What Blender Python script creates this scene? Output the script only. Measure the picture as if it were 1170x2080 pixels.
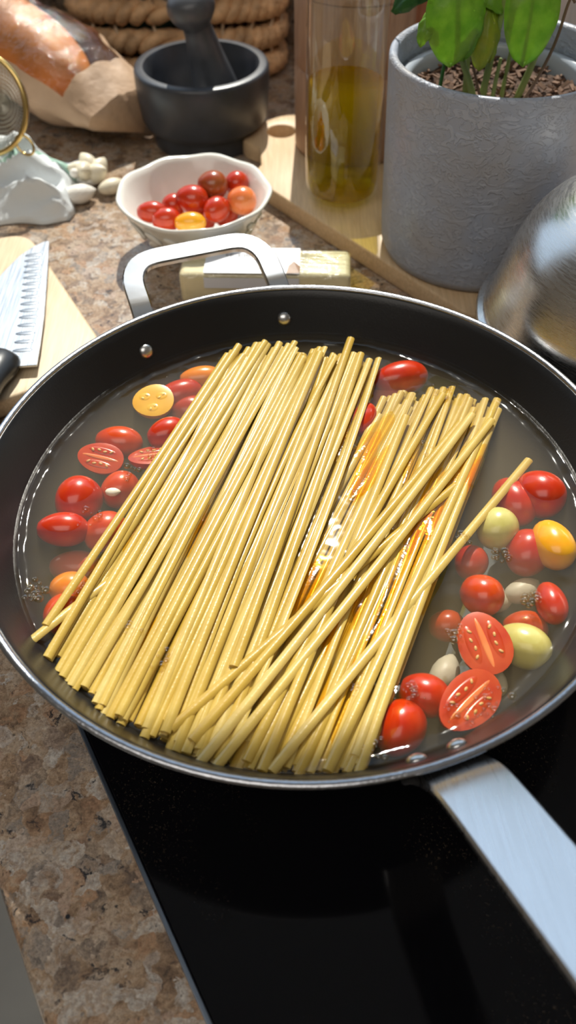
import bpy, bmesh, math, random
from mathutils import Vector, Matrix, noise

random.seed(7)
for _o in list(bpy.data.objects):
    bpy.data.objects.remove(_o)
scene = bpy.context.scene
COL = scene.collection
PI = math.pi

# ------------------------------------------------------------------ camera
PITCH, ROLL = 0.84323, -0.013763
cam_d = bpy.data.cameras.new('camera')
cam = bpy.data.objects.new('camera', cam_d)
COL.objects.link(cam)
_f = Vector((0, math.cos(PITCH), -math.sin(PITCH)))
_u = Vector((0, math.sin(PITCH), math.cos(PITCH)))
_r = Vector((1, 0, 0))
_r2 = _r * math.cos(ROLL) + _u * math.sin(ROLL)
_u2 = _u * math.cos(ROLL) - _r * math.sin(ROLL)
_m = Matrix((( _r2.x, _u2.x, -_f.x, -0.00715), (_r2.y, _u2.y, -_f.y, -0.27553), (_r2.z, _u2.z, -_f.z, 0.35865), (0, 0, 0, 1)))
cam.matrix_world = _m
cam_d.sensor_fit = 'VERTICAL'
cam_d.sensor_height = 36.0
cam_d.sensor_width = 36.0
cam_d.lens = 1750 / 2080 * 36.0
cam_d.clip_start = 0.01
cam_d.dof.use_dof = True
cam_d.dof.focus_distance = 0.415
cam_d.dof.aperture_fstop = 9.0
scene.camera = cam

# ------------------------------------------------------------------ light
world = bpy.data.worlds.new('sky')
scene.world = world
world.use_nodes = True
_bg = world.node_tree.nodes['Background']
_bg.inputs[0].default_value = (0.62, 0.78, 1.0, 1)
_bg.inputs[1].default_value = 1.1

def add_light(name, kind, loc, target, energy, color, **kw):
    d = bpy.data.lights.new(name, kind)
    d.energy = energy
    d.color = color
    for k, v in kw.items():
        setattr(d, k, v)
    o = bpy.data.objects.new(name, d)
    COL.objects.link(o)
    o.location = loc
    o.rotation_euler = (Vector(target) - Vector(loc)).to_track_quat('-Z', 'Y').to_euler()
    return o

SUN_AZ, SUN_EL = math.radians(3.0), math.radians(49.8)
_sd = Vector((math.sin(SUN_AZ) * math.cos(SUN_EL), math.cos(SUN_AZ) * math.cos(SUN_EL), math.sin(SUN_EL)))
add_light('sun', 'SUN', _sd * 5, (0, 0, 0), 5.6, (1.0, 0.94, 0.85), angle=math.radians(0.6))
add_light('ceiling_fill_light', 'AREA', (-0.5, -1.0, 1.44), (-0.5, -1.0, 0), 12.5, (1.0, 0.93, 0.84), shape='RECTANGLE', size=1.5, size_y=1.1)  # unseen area lamp added for warm room fill, in place of small ceiling spots

scene.view_settings.view_transform = 'Standard'
scene.view_settings.look = 'None'
scene.view_settings.exposure = 0.12
scene.view_settings.gamma = 1.0
scene.view_settings.use_curve_mapping = False
scene.cycles.transparent_max_bounces = 20
scene.cycles.volume_bounces = 0
scene.cycles.max_bounces = 5

# ------------------------------------------------------------------ helpers
def geo():
    return ([], [])

def join(*gs):
    V, F = [], []
    for v, f in gs:
        n = len(V)
        V += list(v)
        F += [tuple(i + n for i in q) for q in f]
    return V, F

def xf(g, m):
    return [tuple(m @ Vector(v)) for v in g[0]], g[1]

def T(x, y, z):
    return Matrix.Translation((x, y, z))

def RZ(a):
    return Matrix.Rotation(a, 4, 'Z')

def RX(a):
    return Matrix.Rotation(a, 4, 'X')

def RY(a):
    return Matrix.Rotation(a, 4, 'Y')

def SC(x, y, z):
    return Matrix.Diagonal((x, y, z, 1))

def lathe(prof, n=64, fn=None):
    """prof: list of (r, z); r == 0 closes at a pole."""
    V, F, rows = [], [], []
    for r, z in prof:
        if r <= 1e-9:
            V.append((0, 0, z)); rows.append([len(V) - 1] * n)
        else:
            row = []
            for i in range(n):
                a = 2 * PI * i / n
                rr, zz = (r, z) if fn is None else fn(r, z, a)
                V.append((rr * math.cos(a), rr * math.sin(a), zz)); row.append(len(V) - 1)
            rows.append(row)
    for a, b in zip(rows, rows[1:]):
        for i in range(n):
            j = (i + 1) % n
            q = []
            for k in (a[i], a[j], b[j], b[i]):
                if k not in q:
                    q.append(k)
            if len(q) > 2:
                F.append(tuple(q))
    return V, F

def smooth_prof(pts, k=6):
    """Catmull-Rom through (r, z) points."""
    out = []
    P = [pts[0]] + list(pts) + [pts[-1]]
    for i in range(1, len(P) - 2):
        p0, p1, p2, p3 = P[i - 1], P[i], P[i + 1], P[i + 2]
        for s in range(k):
            t = s / k
            out.append(tuple(0.5 * ((2 * p1[c]) + (-p0[c] + p2[c]) * t + (2 * p0[c] - 5 * p1[c] + 4 * p2[c] - p3[c]) * t * t + (-p0[c] + 3 * p1[c] - 3 * p2[c] + p3[c]) * t ** 3) for c in range(len(p1))))
    out.append(tuple(pts[-1]))
    return out

def tube(path, rad, n=8, flat=1.0, up=(0, 0, 1), cap=True, roll=0.0, closed=False):
    P = [Vector(p) for p in path]
    m = len(P)
    R = rad if isinstance(rad, (list, tuple)) else [rad] * m
    V, F, rows = [], [], []
    for i, p in enumerate(P):
        if closed:
            t = P[(i + 1) % m] - P[i - 1]
        else:
            t = P[min(i + 1, m - 1)] - P[max(i - 1, 0)]
        t.normalize()
        s = t.cross(Vector(up))
        if s.length < 1e-6:
            s = t.cross(Vector((1, 0, 0)))
        s.normalize()
        w = s.cross(t).normalized()
        if roll:
            s, w = s * math.cos(roll) + w * math.sin(roll), w * math.cos(roll) - s * math.sin(roll)
        row = []
        for k in range(n):
            a = 2 * PI * k / n
            V.append(tuple(p + s * (R[i] * math.cos(a)) + w * (R[i] * flat * math.sin(a))))
            row.append(len(V) - 1)
        rows.append(row)
    rng = range(m) if closed else range(m - 1)
    for i in rng:
        a, b = rows[i], rows[(i + 1) % m]
        for k in range(n):
            j = (k + 1) % n
            F.append((a[k], a[j], b[j], b[k]))
    if cap and not closed:
        F.append(tuple(reversed(rows[0])))
        F.append(tuple(rows[-1]))
    return V, F

def sphere(rx=1, ry=1, rz=1, nu=20, nv=12, fn=None):
    V, F = [], []
    V.append((0, 0, -1))
    for j in range(1, nv):
        b = -PI / 2 + PI * j / nv
        for i in range(nu):
            a = 2 * PI * i / nu
            V.append((math.cos(b) * math.cos(a), math.cos(b) * math.sin(a), math.sin(b)))
    V.append((0, 0, 1))
    top = len(V) - 1
    for i in range(nu):
        F.append((0, 1 + (i + 1) % nu, 1 + i))
        F.append((top, 1 + (nv - 2) * nu + i, 1 + (nv - 2) * nu + (i + 1) % nu))
    for j in range(nv - 2):
        for i in range(nu):
            k = (i + 1) % nu
            a = 1 + j * nu
            F.append((a + i, a + k, a + nu + k, a + nu + i))
    if fn:
        V = [fn(Vector(v)) for v in V]
    return [(v[0] * rx, v[1] * ry, v[2] * rz) for v in V], F

def prism(outline, z0, z1):
    n = len(outline)
    V = [(x, y, z0) for x, y in outline] + [(x, y, z1) for x, y in outline]
    F = [tuple(range(n - 1, -1, -1)), tuple(range(n, 2 * n))]
    F += [(i, (i + 1) % n, n + (i + 1) % n, n + i) for i in range(n)]
    return V, F

def boxg(x0, x1, y0, y1, z0, z1):
    return prism([(x0, y0), (x1, y0), (x1, y1), (x0, y1)], z0, z1)

def rounded(outline, r, k=6):
    """Round the corners of a convex CCW polygon."""
    out = []
    n = len(outline)
    rr = r if isinstance(r, (list, tuple)) else [r] * n
    for i in range(n):
        p, a, b = Vector(outline[i]), Vector(outline[i - 1]), Vector(outline[(i + 1) % n])
        d1, d2 = (a - p).normalized(), (b - p).normalized()
        ang = d1.angle(d2)
        L = rr[i] / math.tan(ang / 2)
        s, e = p + d1 * L, p + d2 * L
        for j in range(k + 1):
            t = j / k
            q = s * (1 - t) ** 2 + p * 2 * t * (1 - t) + e * t * t
            out.append((q.x, q.y))
    return out

def obj(name, g, mat, parent=None, smooth=True, bevel=0, bseg=2, world=True, angle=None):
    me = bpy.data.meshes.new(name)
    me.from_pydata([tuple(v) for v in g[0]], [], g[1])
    me.validate()
    bm = bmesh.new(); bm.from_mesh(me)
    bmesh.ops.recalc_face_normals(bm, faces=bm.faces)
    if bevel:
        es = [e for e in bm.edges if len(e.link_faces) == 2 and e.calc_face_angle() > math.radians(35)]
        bmesh.ops.bevel(bm, geom=es, offset=bevel, segments=bseg, profile=0.5, affect='EDGES')
    bm.to_mesh(me); bm.free()
    me.materials.append(mat)
    o = bpy.data.objects.new(name, me)
    COL.objects.link(o)
    if parent is not None:
        o.parent = parent
        if world:
            p = parent
            off = Vector((0, 0, 0))
            while p is not None:
                off += p.location
                p = p.parent
            for v in me.vertices:
                v.co -= off
    if smooth:
        for f in me.polygons:
            f.use_smooth = True
        if angle is not None:
            me.set_sharp_from_angle(angle=math.radians(angle))
    return o

def center_origin(o):
    me = o.data
    lo = Vector([min(v.co[i] for v in me.vertices) for i in range(3)])
    hi = Vector([max(v.co[i] for v in me.vertices) for i in range(3)])
    c = Vector(((lo.x + hi.x) / 2, (lo.y + hi.y) / 2, lo.z))
    for v in me.vertices:
        v.co -= c
    o.location = o.location + c
    return o

def tag(o, label, cat, group=None, kind=None):
    o['label'] = label
    o['category'] = cat
    if group:
        o['group'] = group
    if kind:
        o['kind'] = kind
    return o

def thing(name, label, cat, loc, group=None):
    o = bpy.data.objects.new(name, None)
    COL.objects.link(o)
    o.location = loc
    o.empty_display_size = 0.02
    return tag(o, label, cat, group)

def single(name, g, mat, label, cat, group=None, **kw):
    o = obj(name, g, mat, **kw)
    center_origin(o)
    return tag(o, label, cat, group)

def structure(name, g, mat, **kw):
    o = obj(name, g, mat, **kw)
    o['kind'] = 'structure'
    return o

# ------------------------------------------------------------------ materials
class NT:
    def __init__(s, name):
        s.m = bpy.data.materials.new(name)
        s.m.use_nodes = True
        s.t = s.m.node_tree
        s.t.nodes.clear()
        s.out = s.n('ShaderNodeOutputMaterial')
    def n(s, typ, **kw):
        nd = s.t.nodes.new(typ)
        for k, v in kw.items():
            if k in nd.inputs and not hasattr(nd, k):
                s.put(nd.inputs[k], v)
            else:
                setattr(nd, k, v)
        return nd
    def put(s, sock, v):
        if isinstance(v, bpy.types.NodeSocket):
            s.t.links.new(v, sock)
        elif isinstance(v, (tuple, list)) and len(v) == 3 and sock.type == 'RGBA':
            sock.default_value = (*v, 1)
        else:
            sock.default_value = v
    def set(s, nd, **kw):
        for k, v in kw.items():
            s.put(nd.inputs[k.replace('_', ' ')], v)
        return nd
    def coord(s, kind='Object', scale=(1, 1, 1), rot=(0, 0, 0), loc=(0, 0, 0)):
        c = s.n('ShaderNodeTexCoord')
        mp = s.n('ShaderNodeMapping')
        s.put(mp.inputs['Vector'], c.outputs[kind])
        mp.inputs['Scale'].default_value = scale
        mp.inputs['Rotation'].default_value = rot
        mp.inputs['Location'].default_value = loc
        return mp.outputs[0]
    def noise(s, vec, scale, detail=4, rough=0.55, dist=0.0):
        nd = s.n('ShaderNodeTexNoise')
        s.put(nd.inputs['Vector'], vec)
        nd.inputs['Scale'].default_value = scale
        nd.inputs['Detail'].default_value = detail
        nd.inputs['Roughness'].default_value = rough
        nd.inputs['Distortion'].default_value = dist
        return nd.outputs['Fac']
    def voro(s, vec, scale, out='Distance', feature='F1'):
        nd = s.n('ShaderNodeTexVoronoi')
        nd.feature = feature
        s.put(nd.inputs['Vector'], vec)
        nd.inputs['Scale'].default_value = scale
        return nd.outputs[out]
    def ramp(s, fac, stops, interp='LINEAR'):
        nd = s.n('ShaderNodeValToRGB')
        cr = nd.color_ramp
        cr.interpolation = interp
        while len(cr.elements) < len(stops):
            cr.elements.new(0.5)
        for e, (p, c) in zip(cr.elements, stops):
            e.position = p
            e.color = (*c, 1) if len(c) == 3 else c
        s.put(nd.inputs[0], fac)
        return nd.outputs[0]
    def mix(s, fac, a, b, mode='MIX'):
        nd = s.n('ShaderNodeMix', data_type='RGBA', blend_type=mode)
        s.put(nd.inputs[0], fac)
        s.put(nd.inputs[6], a)
        s.put(nd.inputs[7], b)
        return nd.outputs[2]
    def bump(s, h, strength=0.3, dist=0.001):
        nd = s.n('ShaderNodeBump')
        s.put(nd.inputs['Height'], h)
        nd.inputs['Strength'].default_value = strength
        nd.inputs['Distance'].default_value = dist
        return nd.outputs[0]
    def pbr(s, **kw):
        nd = s.n('ShaderNodeBsdfPrincipled')
        for k, v in kw.items():
            s.put(nd.inputs[k.replace('_', ' ')], v)
        return nd
    def front_fresnel(s, ior, normal=None):
        """Fresnel on faces seen from outside, clear pass-through from inside"""
        fr = s.n('ShaderNodeFresnel'); fr.inputs['IOR'].default_value = ior
        if normal is not None:
            s.put(fr.inputs['Normal'], normal)
        g = s.n('ShaderNodeNewGeometry')
        iv = s.n('ShaderNodeMath', operation='SUBTRACT'); iv.inputs[0].default_value = 1.0
        s.put(iv.inputs[1], g.outputs['Backfacing'])
        mu = s.n('ShaderNodeMath', operation='MULTIPLY')
        s.put(mu.inputs[0], fr.outputs[0]); s.put(mu.inputs[1], iv.outputs[0])
        return mu.outputs[0]
    def done(s, sh, vol=None):
        s.t.links.new(sh.outputs[0] if hasattr(sh, 'outputs') else sh, s.out.inputs[0])
        if vol is not None:
            s.t.links.new(vol.outputs[0], s.out.inputs['Volume'])
        return s.m

def V3(*c):
    return tuple(c)

BW = [(0, (0, 0, 0)), (1, (1, 1, 1))]

def mat_granite(name, dark=1.0):
    n = NT(name)
    co0 = n.coord()
    nd = n.n('ShaderNodeTexNoise'); n.put(nd.inputs['Vector'], co0); nd.inputs['Scale'].default_value = 120; nd.inputs['Detail'].default_value = 6
    sb = n.n('ShaderNodeVectorMath', operation='SUBTRACT'); n.put(sb.inputs[0], nd.outputs['Color']); sb.inputs[1].default_value = (0.5, 0.5, 0.5)
    sl = n.n('ShaderNodeVectorMath', operation='SCALE'); n.put(sl.inputs[0], sb.outputs[0]); sl.inputs['Scale'].default_value = 0.018
    ad = n.n('ShaderNodeVectorMath', operation='ADD'); n.put(ad.inputs[0], co0); n.put(ad.inputs[1], sl.outputs[0])
    co = ad.outputs[0]
    base = n.ramp(n.noise(co, 44, 8, 0.75), [(0.30, (0.085, 0.06, 0.045)), (0.40, (0.22, 0.145, 0.095)), (0.48, (0.36, 0.25, 0.165)), (0.55, (0.47, 0.37, 0.28)), (0.62, (0.30, 0.20, 0.135)), (0.72, (0.17, 0.13, 0.105))])
    cell = n.voro(co, 125, 'Color')
    sep = n.n('ShaderNodeSeparateColor'); n.put(sep.inputs[0], cell)
    soft = n.ramp(n.noise(co, 210, 6, 0.75), [(0.36, (0.0, 0.0, 0.0)), (0.60, (1, 1, 1))])
    g1 = n.mix(1.0, n.ramp(sep.outputs[0], [(0.50, (0, 0, 0)), (0.74, (0.9, 0.9, 0.9))]), soft, 'MULTIPLY')
    c1 = n.mix(g1, base, (0.54, 0.51, 0.48))
    g2 = n.mix(1.0, n.ramp(sep.outputs[1], [(0.70, (0, 0, 0)), (0.85, (0.7, 0.7, 0.7))]), soft, 'MULTIPLY')
    c2 = n.mix(g2, c1, (0.42, 0.24, 0.14))
    g3 = n.mix(1.0, n.ramp(sep.outputs[2], [(0.74, (0, 0, 0)), (0.86, (0.8, 0.8, 0.8))]), soft, 'MULTIPLY')
    c3 = n.mix(g3, c2, (0.13, 0.10, 0.085))
    fine = n.ramp(n.noise(co0, 480, 6, 0.8), [(0.30, (0.42, 0.40, 0.38)), (0.70, (1.30, 1.28, 1.24))])
    c3 = n.mix(1.0, c3, fine, 'MULTIPLY')
    fl = n.ramp(n.noise(co, 105, 6, 0.7), [(0.585, (0, 0, 0)), (0.65, (0.95, 0.95, 0.95))])
    c4 = n.mix(fl, c3, (0.022, 0.022, 0.026))
    dots = n.ramp(n.voro(co0, 120), [(0.09, (1, 1, 1)), (0.15, (0, 0, 0))])
    dm = n.ramp(n.noise(co0, 38, 2), [(0.52, (0, 0, 0)), (0.58, (1, 1, 1))])
    c6 = n.mix(n.mix(1.0, dots, dm, 'MULTIPLY'), c4, (0.018, 0.018, 0.022))
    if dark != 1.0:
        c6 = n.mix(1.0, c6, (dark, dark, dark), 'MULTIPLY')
    rg = n.ramp(n.noise(co0, 60, 3), [(0.3, (0.10, 0.10, 0.10)), (0.7, (0.24, 0.24, 0.24))])
    return n.done(n.pbr(Base_Color=c6, Roughness=rg, IOR=1.5))

def mat_plain(name, color, rough=0.5, metal=0.0, bump=None, var=0.0, vscale=40, **kw):
    n = NT(name)
    co = n.coord()
    c = color
    if var:
        c = n.mix(n.ramp(n.noise(co, vscale, 4), [(0.3, (0, 0, 0)), (0.7, (1, 1, 1))]), tuple(max(0, x * (1 - var)) for x in color), tuple(min(1, x * (1 + var)) for x in color))
    p = n.pbr(Base_Color=c, Roughness=rough, Metallic=metal, **kw)
    if bump:
        n.put(p.inputs['Normal'], n.bump(n.noise(co, bump[0], 4), bump[1], bump[2]))
    return n.done(p)

def mat_wood(name, a, b, scale=(30, 3, 30), rot=0.0, rough=0.5, spots=False):
    n = NT(name)
    co = n.coord(rot=(0, 0, rot), scale=scale)
    g = n.noise(co, 6, 6, 0.6, 0.8)
    c = n.ramp(g, [(0.3, a), (0.7, b)])
    st = n.ramp(n.noise(n.coord(rot=(0, 0, rot), scale=(scale[0] * 3, scale[1], scale[2])), 8, 3), [(0.35, (0.82, 0.82, 0.82)), (0.65, (1, 1, 1))])
    c = n.mix(1.0, c, st, 'MULTIPLY')
    if spots:
        sp = n.ramp(n.noise(n.coord(loc=(0.3, 0.2, 0)), 75, 2), [(0.68, (0, 0, 0)), (0.76, (0.55, 0.55, 0.55))])
        c = n.mix(sp, c, (0.75, 0.28, 0.10))
    p = n.pbr(Base_Color=c, Roughness=rough)
    n.put(p.inputs['Normal'], n.bump(g, 0.08, 0.001))
    return n.done(p)

def mat_brushed(name, color=(0.74, 0.75, 0.77), rough=0.3, scale=(8, 500, 8), rot=(0, 0, 0), dirt=False, bump=0.015):
    n = NT(name)
    co = n.coord(scale=scale, rot=rot)
    g = n.noise(co, 4, 3)
    rg = n.ramp(g, [(0.3, (rough * 0.8,) * 3), (0.7, (rough * 1.25,) * 3)])
    c = color
    if dirt:
        d = n.ramp(n.noise(n.coord(), 160, 3, 0.7), [(0.66, (0, 0, 0)), (0.72, (0.7, 0.7, 0.7))])
        c = n.mix(d, color, (0.30, 0.24, 0.17))
    p = n.pbr(Base_Color=c, Roughness=rg, Metallic=1.0)
    n.put(p.inputs['Normal'], n.bump(g, bump, 0.0004))
    return n.done(p)

def mat_film(name, tint, fac_rough=0.06, gloss=(1, 1, 1), bump=None, ior=1.45):
    """thin clear sheet: passes light straight through and mirrors by Fresnel"""
    n = NT(name)
    tr = n.n('ShaderNodeBsdfTransparent'); n.put(tr.inputs[0], tint)
    gl = n.n('ShaderNodeBsdfGlossy'); n.put(gl.inputs[0], gloss); gl.inputs['Roughness'].default_value = fac_rough
    b = None
    if bump:
        b = n.bump(n.noise(n.coord(scale=bump[3] if len(bump) > 3 else (1, 1, 1)), bump[0], 4, 0.6), bump[1], bump[2])
        n.put(gl.inputs['Normal'], b)
    mx = n.n('ShaderNodeMixShader')
    n.put(mx.inputs[0], n.front_fresnel(ior, b)); n.put(mx.inputs[1], tr.outputs[0]); n.put(mx.inputs[2], gl.outputs[0])
    return n.done(mx)

def mat_broth():
    n = NT('broth')
    tr = n.n('ShaderNodeBsdfTransparent'); n.put(tr.inputs[0], (0.99, 0.97, 0.93))
    gl = n.n('ShaderNodeBsdfGlossy'); gl.inputs['Roughness'].default_value = 0.035
    co = n.coord()
    h = n.mix(0.2, n.noise(co, 45, 1), n.noise(co, 120, 1))
    b = n.bump(h, 0.42, 0.0020)
    n.put(gl.inputs['Normal'], b)
    mx = n.n('ShaderNodeMixShader')
    n.put(mx.inputs[0], n.front_fresnel(1.36, b)); n.put(mx.inputs[1], tr.outputs[0]); n.put(mx.inputs[2], gl.outputs[0])
    sc = n.n('ShaderNodeVolumeScatter')
    n.put(sc.inputs['Color'], (0.78, 0.62, 0.40))
    sc.inputs['Density'].default_value = 24.0
    sc.inputs['Anisotropy'].default_value = 0.25
    ab = n.n('ShaderNodeVolumeAbsorption')
    n.put(ab.inputs['Color'], (0.90, 0.70, 0.38)); ab.inputs['Density'].default_value = 14.0
    ad = n.n('ShaderNodeAddShader')
    n.put(ad.inputs[0], sc.outputs[0]); n.put(ad.inputs[1], ab.outputs[0])
    return n.done(mx, ad)

def mat_pasta():
    n = NT('wet_pasta')
    oi = n.n('ShaderNodeObjectInfo')
    c = n.ramp(oi.outputs['Random'], [(0.0, (0.69, 0.47, 0.085)), (0.5, (0.77, 0.56, 0.135)), (1.0, (0.82, 0.63, 0.21))])
    co = n.coord()
    v = n.ramp(n.noise(co, 60, 3), [(0.3, (0.88, 0.84, 0.74)), (0.7, (1, 1, 1))])
    c = n.mix(1.0, c, v, 'MULTIPLY')
    p = n.pbr(Base_Color=c, Roughness=0.26, IOR=1.45, Coat_Weight=1.0, Coat_Roughness=0.05)
    n.put(p.inputs['Normal'], n.bump(n.noise(co, 700, 2), 0.25, 0.0003))
    tl = n.n('ShaderNodeBsdfTranslucent'); n.put(tl.inputs[0], c)
    mx = n.n('ShaderNodeMixShader'); mx.inputs[0].default_value = 0.28
    n.put(mx.inputs[1], p.outputs[0]); n.put(mx.inputs[2], tl.outputs[0])
    return n.done(mx)

def mat_skin(name, a, b):
    n = NT(name)
    co = n.coord()
    c = n.ramp(n.noise(co, 70, 3), [(0.35, a), (0.65, b)])
    p = n.pbr(Base_Color=c, Roughness=0.28, IOR=1.45, Coat_Weight=0.35, Coat_Roughness=0.10)
    return n.done(p)

def mat_leaf(name, a, b):
    n = NT(name)
    co = n.coord('Object')
    c = n.ramp(n.noise(co, 120, 4), [(0.3, a), (0.7, b)])
    p = n.pbr(Base_Color=c, Roughness=0.38)
    n.put(p.inputs['Normal'], n.bump(n.noise(co, 220, 3), 0.3, 0.001))
    tl = n.n('ShaderNodeBsdfTranslucent'); n.put(tl.inputs[0], n.mix(1.0, c, (1.0, 1.0, 0.5), 'MULTIPLY'))
    mx = n.n('ShaderNodeMixShader'); mx.inputs[0].default_value = 0.5
    n.put(mx.inputs[1], p.outputs[0]); n.put(mx.inputs[2], tl.outputs[0])
    return n.done(mx)

def mat_pot():
    n = NT('embossed_grey_glaze')
    co = n.coord(scale=(1, 1, 1))
    st = n.noise(n.coord(scale=(1, 1, 1.8)), 85, 3, 0.6, 2.4)
    h = n.ramp(st, [(0.50, (0, 0, 0)), (0.57, (1, 1, 1))])
    c = n.mix(h, (0.34, 0.38, 0.47), (0.39, 0.43, 0.52))
    c = n.mix(n.ramp(n.noise(co, 22, 3), [(0.4, (0, 0, 0)), (0.7, (1, 1, 1))]), c, (0.36, 0.35, 0.36))
    p = n.pbr(Base_Color=c, Roughness=0.36)
    n.put(p.inputs['Normal'], n.bump(h, 0.55, 0.0012))
    return n.done(p)

def mat_glass(name, color=(1, 1, 1)):
    return mat_film(name, color, 0.01, ior=1.75)

def mat_oil():
    n = NT('olive_oil')
    gl = n.n('ShaderNodeBsdfGlass'); gl.inputs['IOR'].default_value = 1.36; gl.inputs['Roughness'].default_value = 0.0
    n.put(gl.inputs['Color'], (1.0, 0.90, 0.25))
    tr = n.n('ShaderNodeBsdfTransparent'); n.put(tr.inputs[0], (1.0, 0.88, 0.16))
    mx = n.n('ShaderNodeMixShader'); mx.inputs[0].default_value = 0.30
    n.put(mx.inputs[1], tr.outputs[0]); n.put(mx.inputs[2], gl.outputs[0])
    ab = n.n('ShaderNodeVolumeAbsorption')
    n.put(ab.inputs['Color'], (0.99, 0.86, 0.02)); ab.inputs['Density'].default_value = 6
    sc = n.n('ShaderNodeVolumeScatter'); n.put(sc.inputs['Color'], (1.0, 0.78, 0.01)); sc.inputs['Density'].default_value = 9
    ad = n.n('ShaderNodeAddShader'); n.put(ad.inputs[0], ab.outputs[0]); n.put(ad.inputs[1], sc.outputs[0])
    return n.done(mx, ad)

M = {}
M['granite'] = mat_granite('speckled_granite')
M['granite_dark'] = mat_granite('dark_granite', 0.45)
def mat_cooktop():
    n = NT('black_ceramic_glass')
    co = n.coord()
    sp = n.ramp(n.noise(co, 900, 3, 0.6), [(0.60, (0, 0, 0)), (0.68, (1, 1, 1))])
    where = n.ramp(n.noise(n.coord(loc=(0.06, 0.02, 0)), 9, 2), [(0.55, (0, 0, 0)), (0.72, (1, 1, 1))])
    c = n.mix(n.mix(1.0, sp, where, 'MULTIPLY'), (0.003, 0.003, 0.004), (0.07, 0.052, 0.035))
    return n.done(n.pbr(Base_Color=c, Roughness=n.ramp(where, [(0, (0.09, 0.09, 0.09)), (1, (0.22, 0.22, 0.22))]), IOR=1.30))
M['glass_black'] = mat_cooktop()
M['steel_trim'] = mat_plain('blued_steel_edge', (0.25, 0.30, 0.38), 0.3, 1.0)
M['coating'] = mat_plain('nonstick_coating', (0.012, 0.0125, 0.014), 0.33, bump=(900, 0.25, 0.0003), IOR=1.4)
M['rim'] = mat_plain('bare_aluminium_rim', (0.42, 0.43, 0.46), 0.26, 1.0, bump=(500, 0.4, 0.0005))
M['steel'] = mat_brushed('brushed_steel', scale=(500, 10, 10), rot=(0, 0, math.radians(-19.6 - 90)))
M['steel_loop'] = mat_plain('cast_steel', (0.72, 0.73, 0.75), 0.13, 1.0, bump=(140, 0.03, 0.0005))
M['lid'] = mat_brushed('worn_steel', (0.66, 0.65, 0.64), 0.27, (30, 30, 400), dirt=True, bump=0.004)
M['rivet'] = mat_plain('rivet_steel', (0.6, 0.6, 0.6), 0.3, 1.0)
M['broth'] = mat_broth()
M['pasta'] = mat_pasta()
M['red'] = mat_skin('tomato_red', (0.43, 0.017, 0.003), (0.55, 0.045, 0.006))
M['orange'] = mat_skin('tomato_orange_red', (0.50, 0.040, 0.005), (0.62, 0.080, 0.008))
M['yellow'] = mat_skin('tomato_yellow', (0.80, 0.32, 0.01), (0.86, 0.42, 0.02))
M['yelloworange'] = mat_skin('tomato_amber', (0.75, 0.20, 0.012), (0.82, 0.28, 0.02))
M['green'] = mat_skin('tomato_green', (0.50, 0.44, 0.12), (0.62, 0.56, 0.20))
M['brown'] = mat_skin('tomato_brown', (0.30, 0.035, 0.012), (0.34, 0.10, 0.02))
M['peach'] = mat_skin('tomato_peach', (0.75, 0.16, 0.04), (0.80, 0.24, 0.07))
M['flesh'] = mat_skin('tomato_flesh', (0.44, 0.030, 0.010), (0.54, 0.075, 0.02))
M['flesh_yellow'] = mat_skin('tomato_flesh_yellow', (0.74, 0.36, 0.02), (0.80, 0.46, 0.04))
M['core'] = mat_skin('tomato_core', (0.74, 0.17, 0.05), (0.78, 0.24, 0.08))
M['gel'] = mat_skin('tomato_gel', (0.42, 0.025, 0.006), (0.52, 0.06, 0.012))
M['gel_yellow'] = mat_skin('tomato_gel_yellow', (0.74, 0.40, 0.025), (0.80, 0.46, 0.04))
M['seed'] = mat_plain('tomato_seed', (0.62, 0.34, 0.12), 0.4)
M['seed_yellow'] = mat_plain('yellow_seed', (0.82, 0.58, 0.14), 0.4)
M['garlic'] = mat_plain('garlic', (0.74, 0.67, 0.52), 0.42, var=0.12, vscale=120)
M['garlic_skin'] = mat_plain('garlic_paper', (0.78, 0.74, 0.68), 0.5, var=0.1, vscale=90, bump=(150, 0.4, 0.001))
M['oilfilm'] = mat_film('orange_oil_film', (1.0, 0.86, 0.40), 0.06, ior=1.36, bump=(60, 0.3, 0.0012))
M['bubble'] = mat_film('bubble_skin', (0.96, 0.92, 0.80), 0.02, ior=2.1)
M['board'] = mat_wood('pale_bamboo', (0.60, 0.44, 0.27), (0.72, 0.57, 0.38), (60, 4, 60), rot=math.radians(-28), spots=True)
M['paddle'] = mat_wood('maple', (0.58, 0.39, 0.22), (0.70, 0.51, 0.31), (50, 4, 50), rot=math.radians(-37))
M['mill'] = mat_wood('walnut_brown', (0.30, 0.16, 0.09), (0.44, 0.26, 0.16), (40, 40, 4))
M['redwood'] = mat_wood('reddish_wood', (0.24, 0.09, 0.045), (0.36, 0.15, 0.08), (40, 40, 4))
M['stone_light'] = mat_plain('grey_basalt', (0.075, 0.08, 0.092), 0.36, var=0.2, vscale=60, bump=(300, 0.15, 0.0006))
M['stone'] = mat_plain('dark_basalt', (0.040, 0.044, 0.054), 0.36, var=0.25, vscale=50, bump=(300, 0.15, 0.0006))
M['ceramic'] = mat_plain('cream_glaze', (0.80, 0.79, 0.74), 0.14, var=0.05, vscale=40)
M['plastic_pot'] = mat_plain('pale_plastic', (0.42, 0.46, 0.52), 0.25)
M['pot'] = mat_pot()
M['pot_in'] = mat_plain('grey_glaze', (0.36, 0.37, 0.38), 0.35)
M['soil'] = mat_plain('bark_soil', (0.085, 0.045, 0.028), 0.9, var=0.6, vscale=260, bump=(350, 1.0, 0.003))
M['chip'] = mat_plain('bark_chip', (0.16, 0.085, 0.05), 0.85, var=0.4, vscale=200)
M['leaf'] = mat_leaf('basil_leaf', (0.20, 0.42, 0.04), (0.34, 0.56, 0.08))
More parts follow.
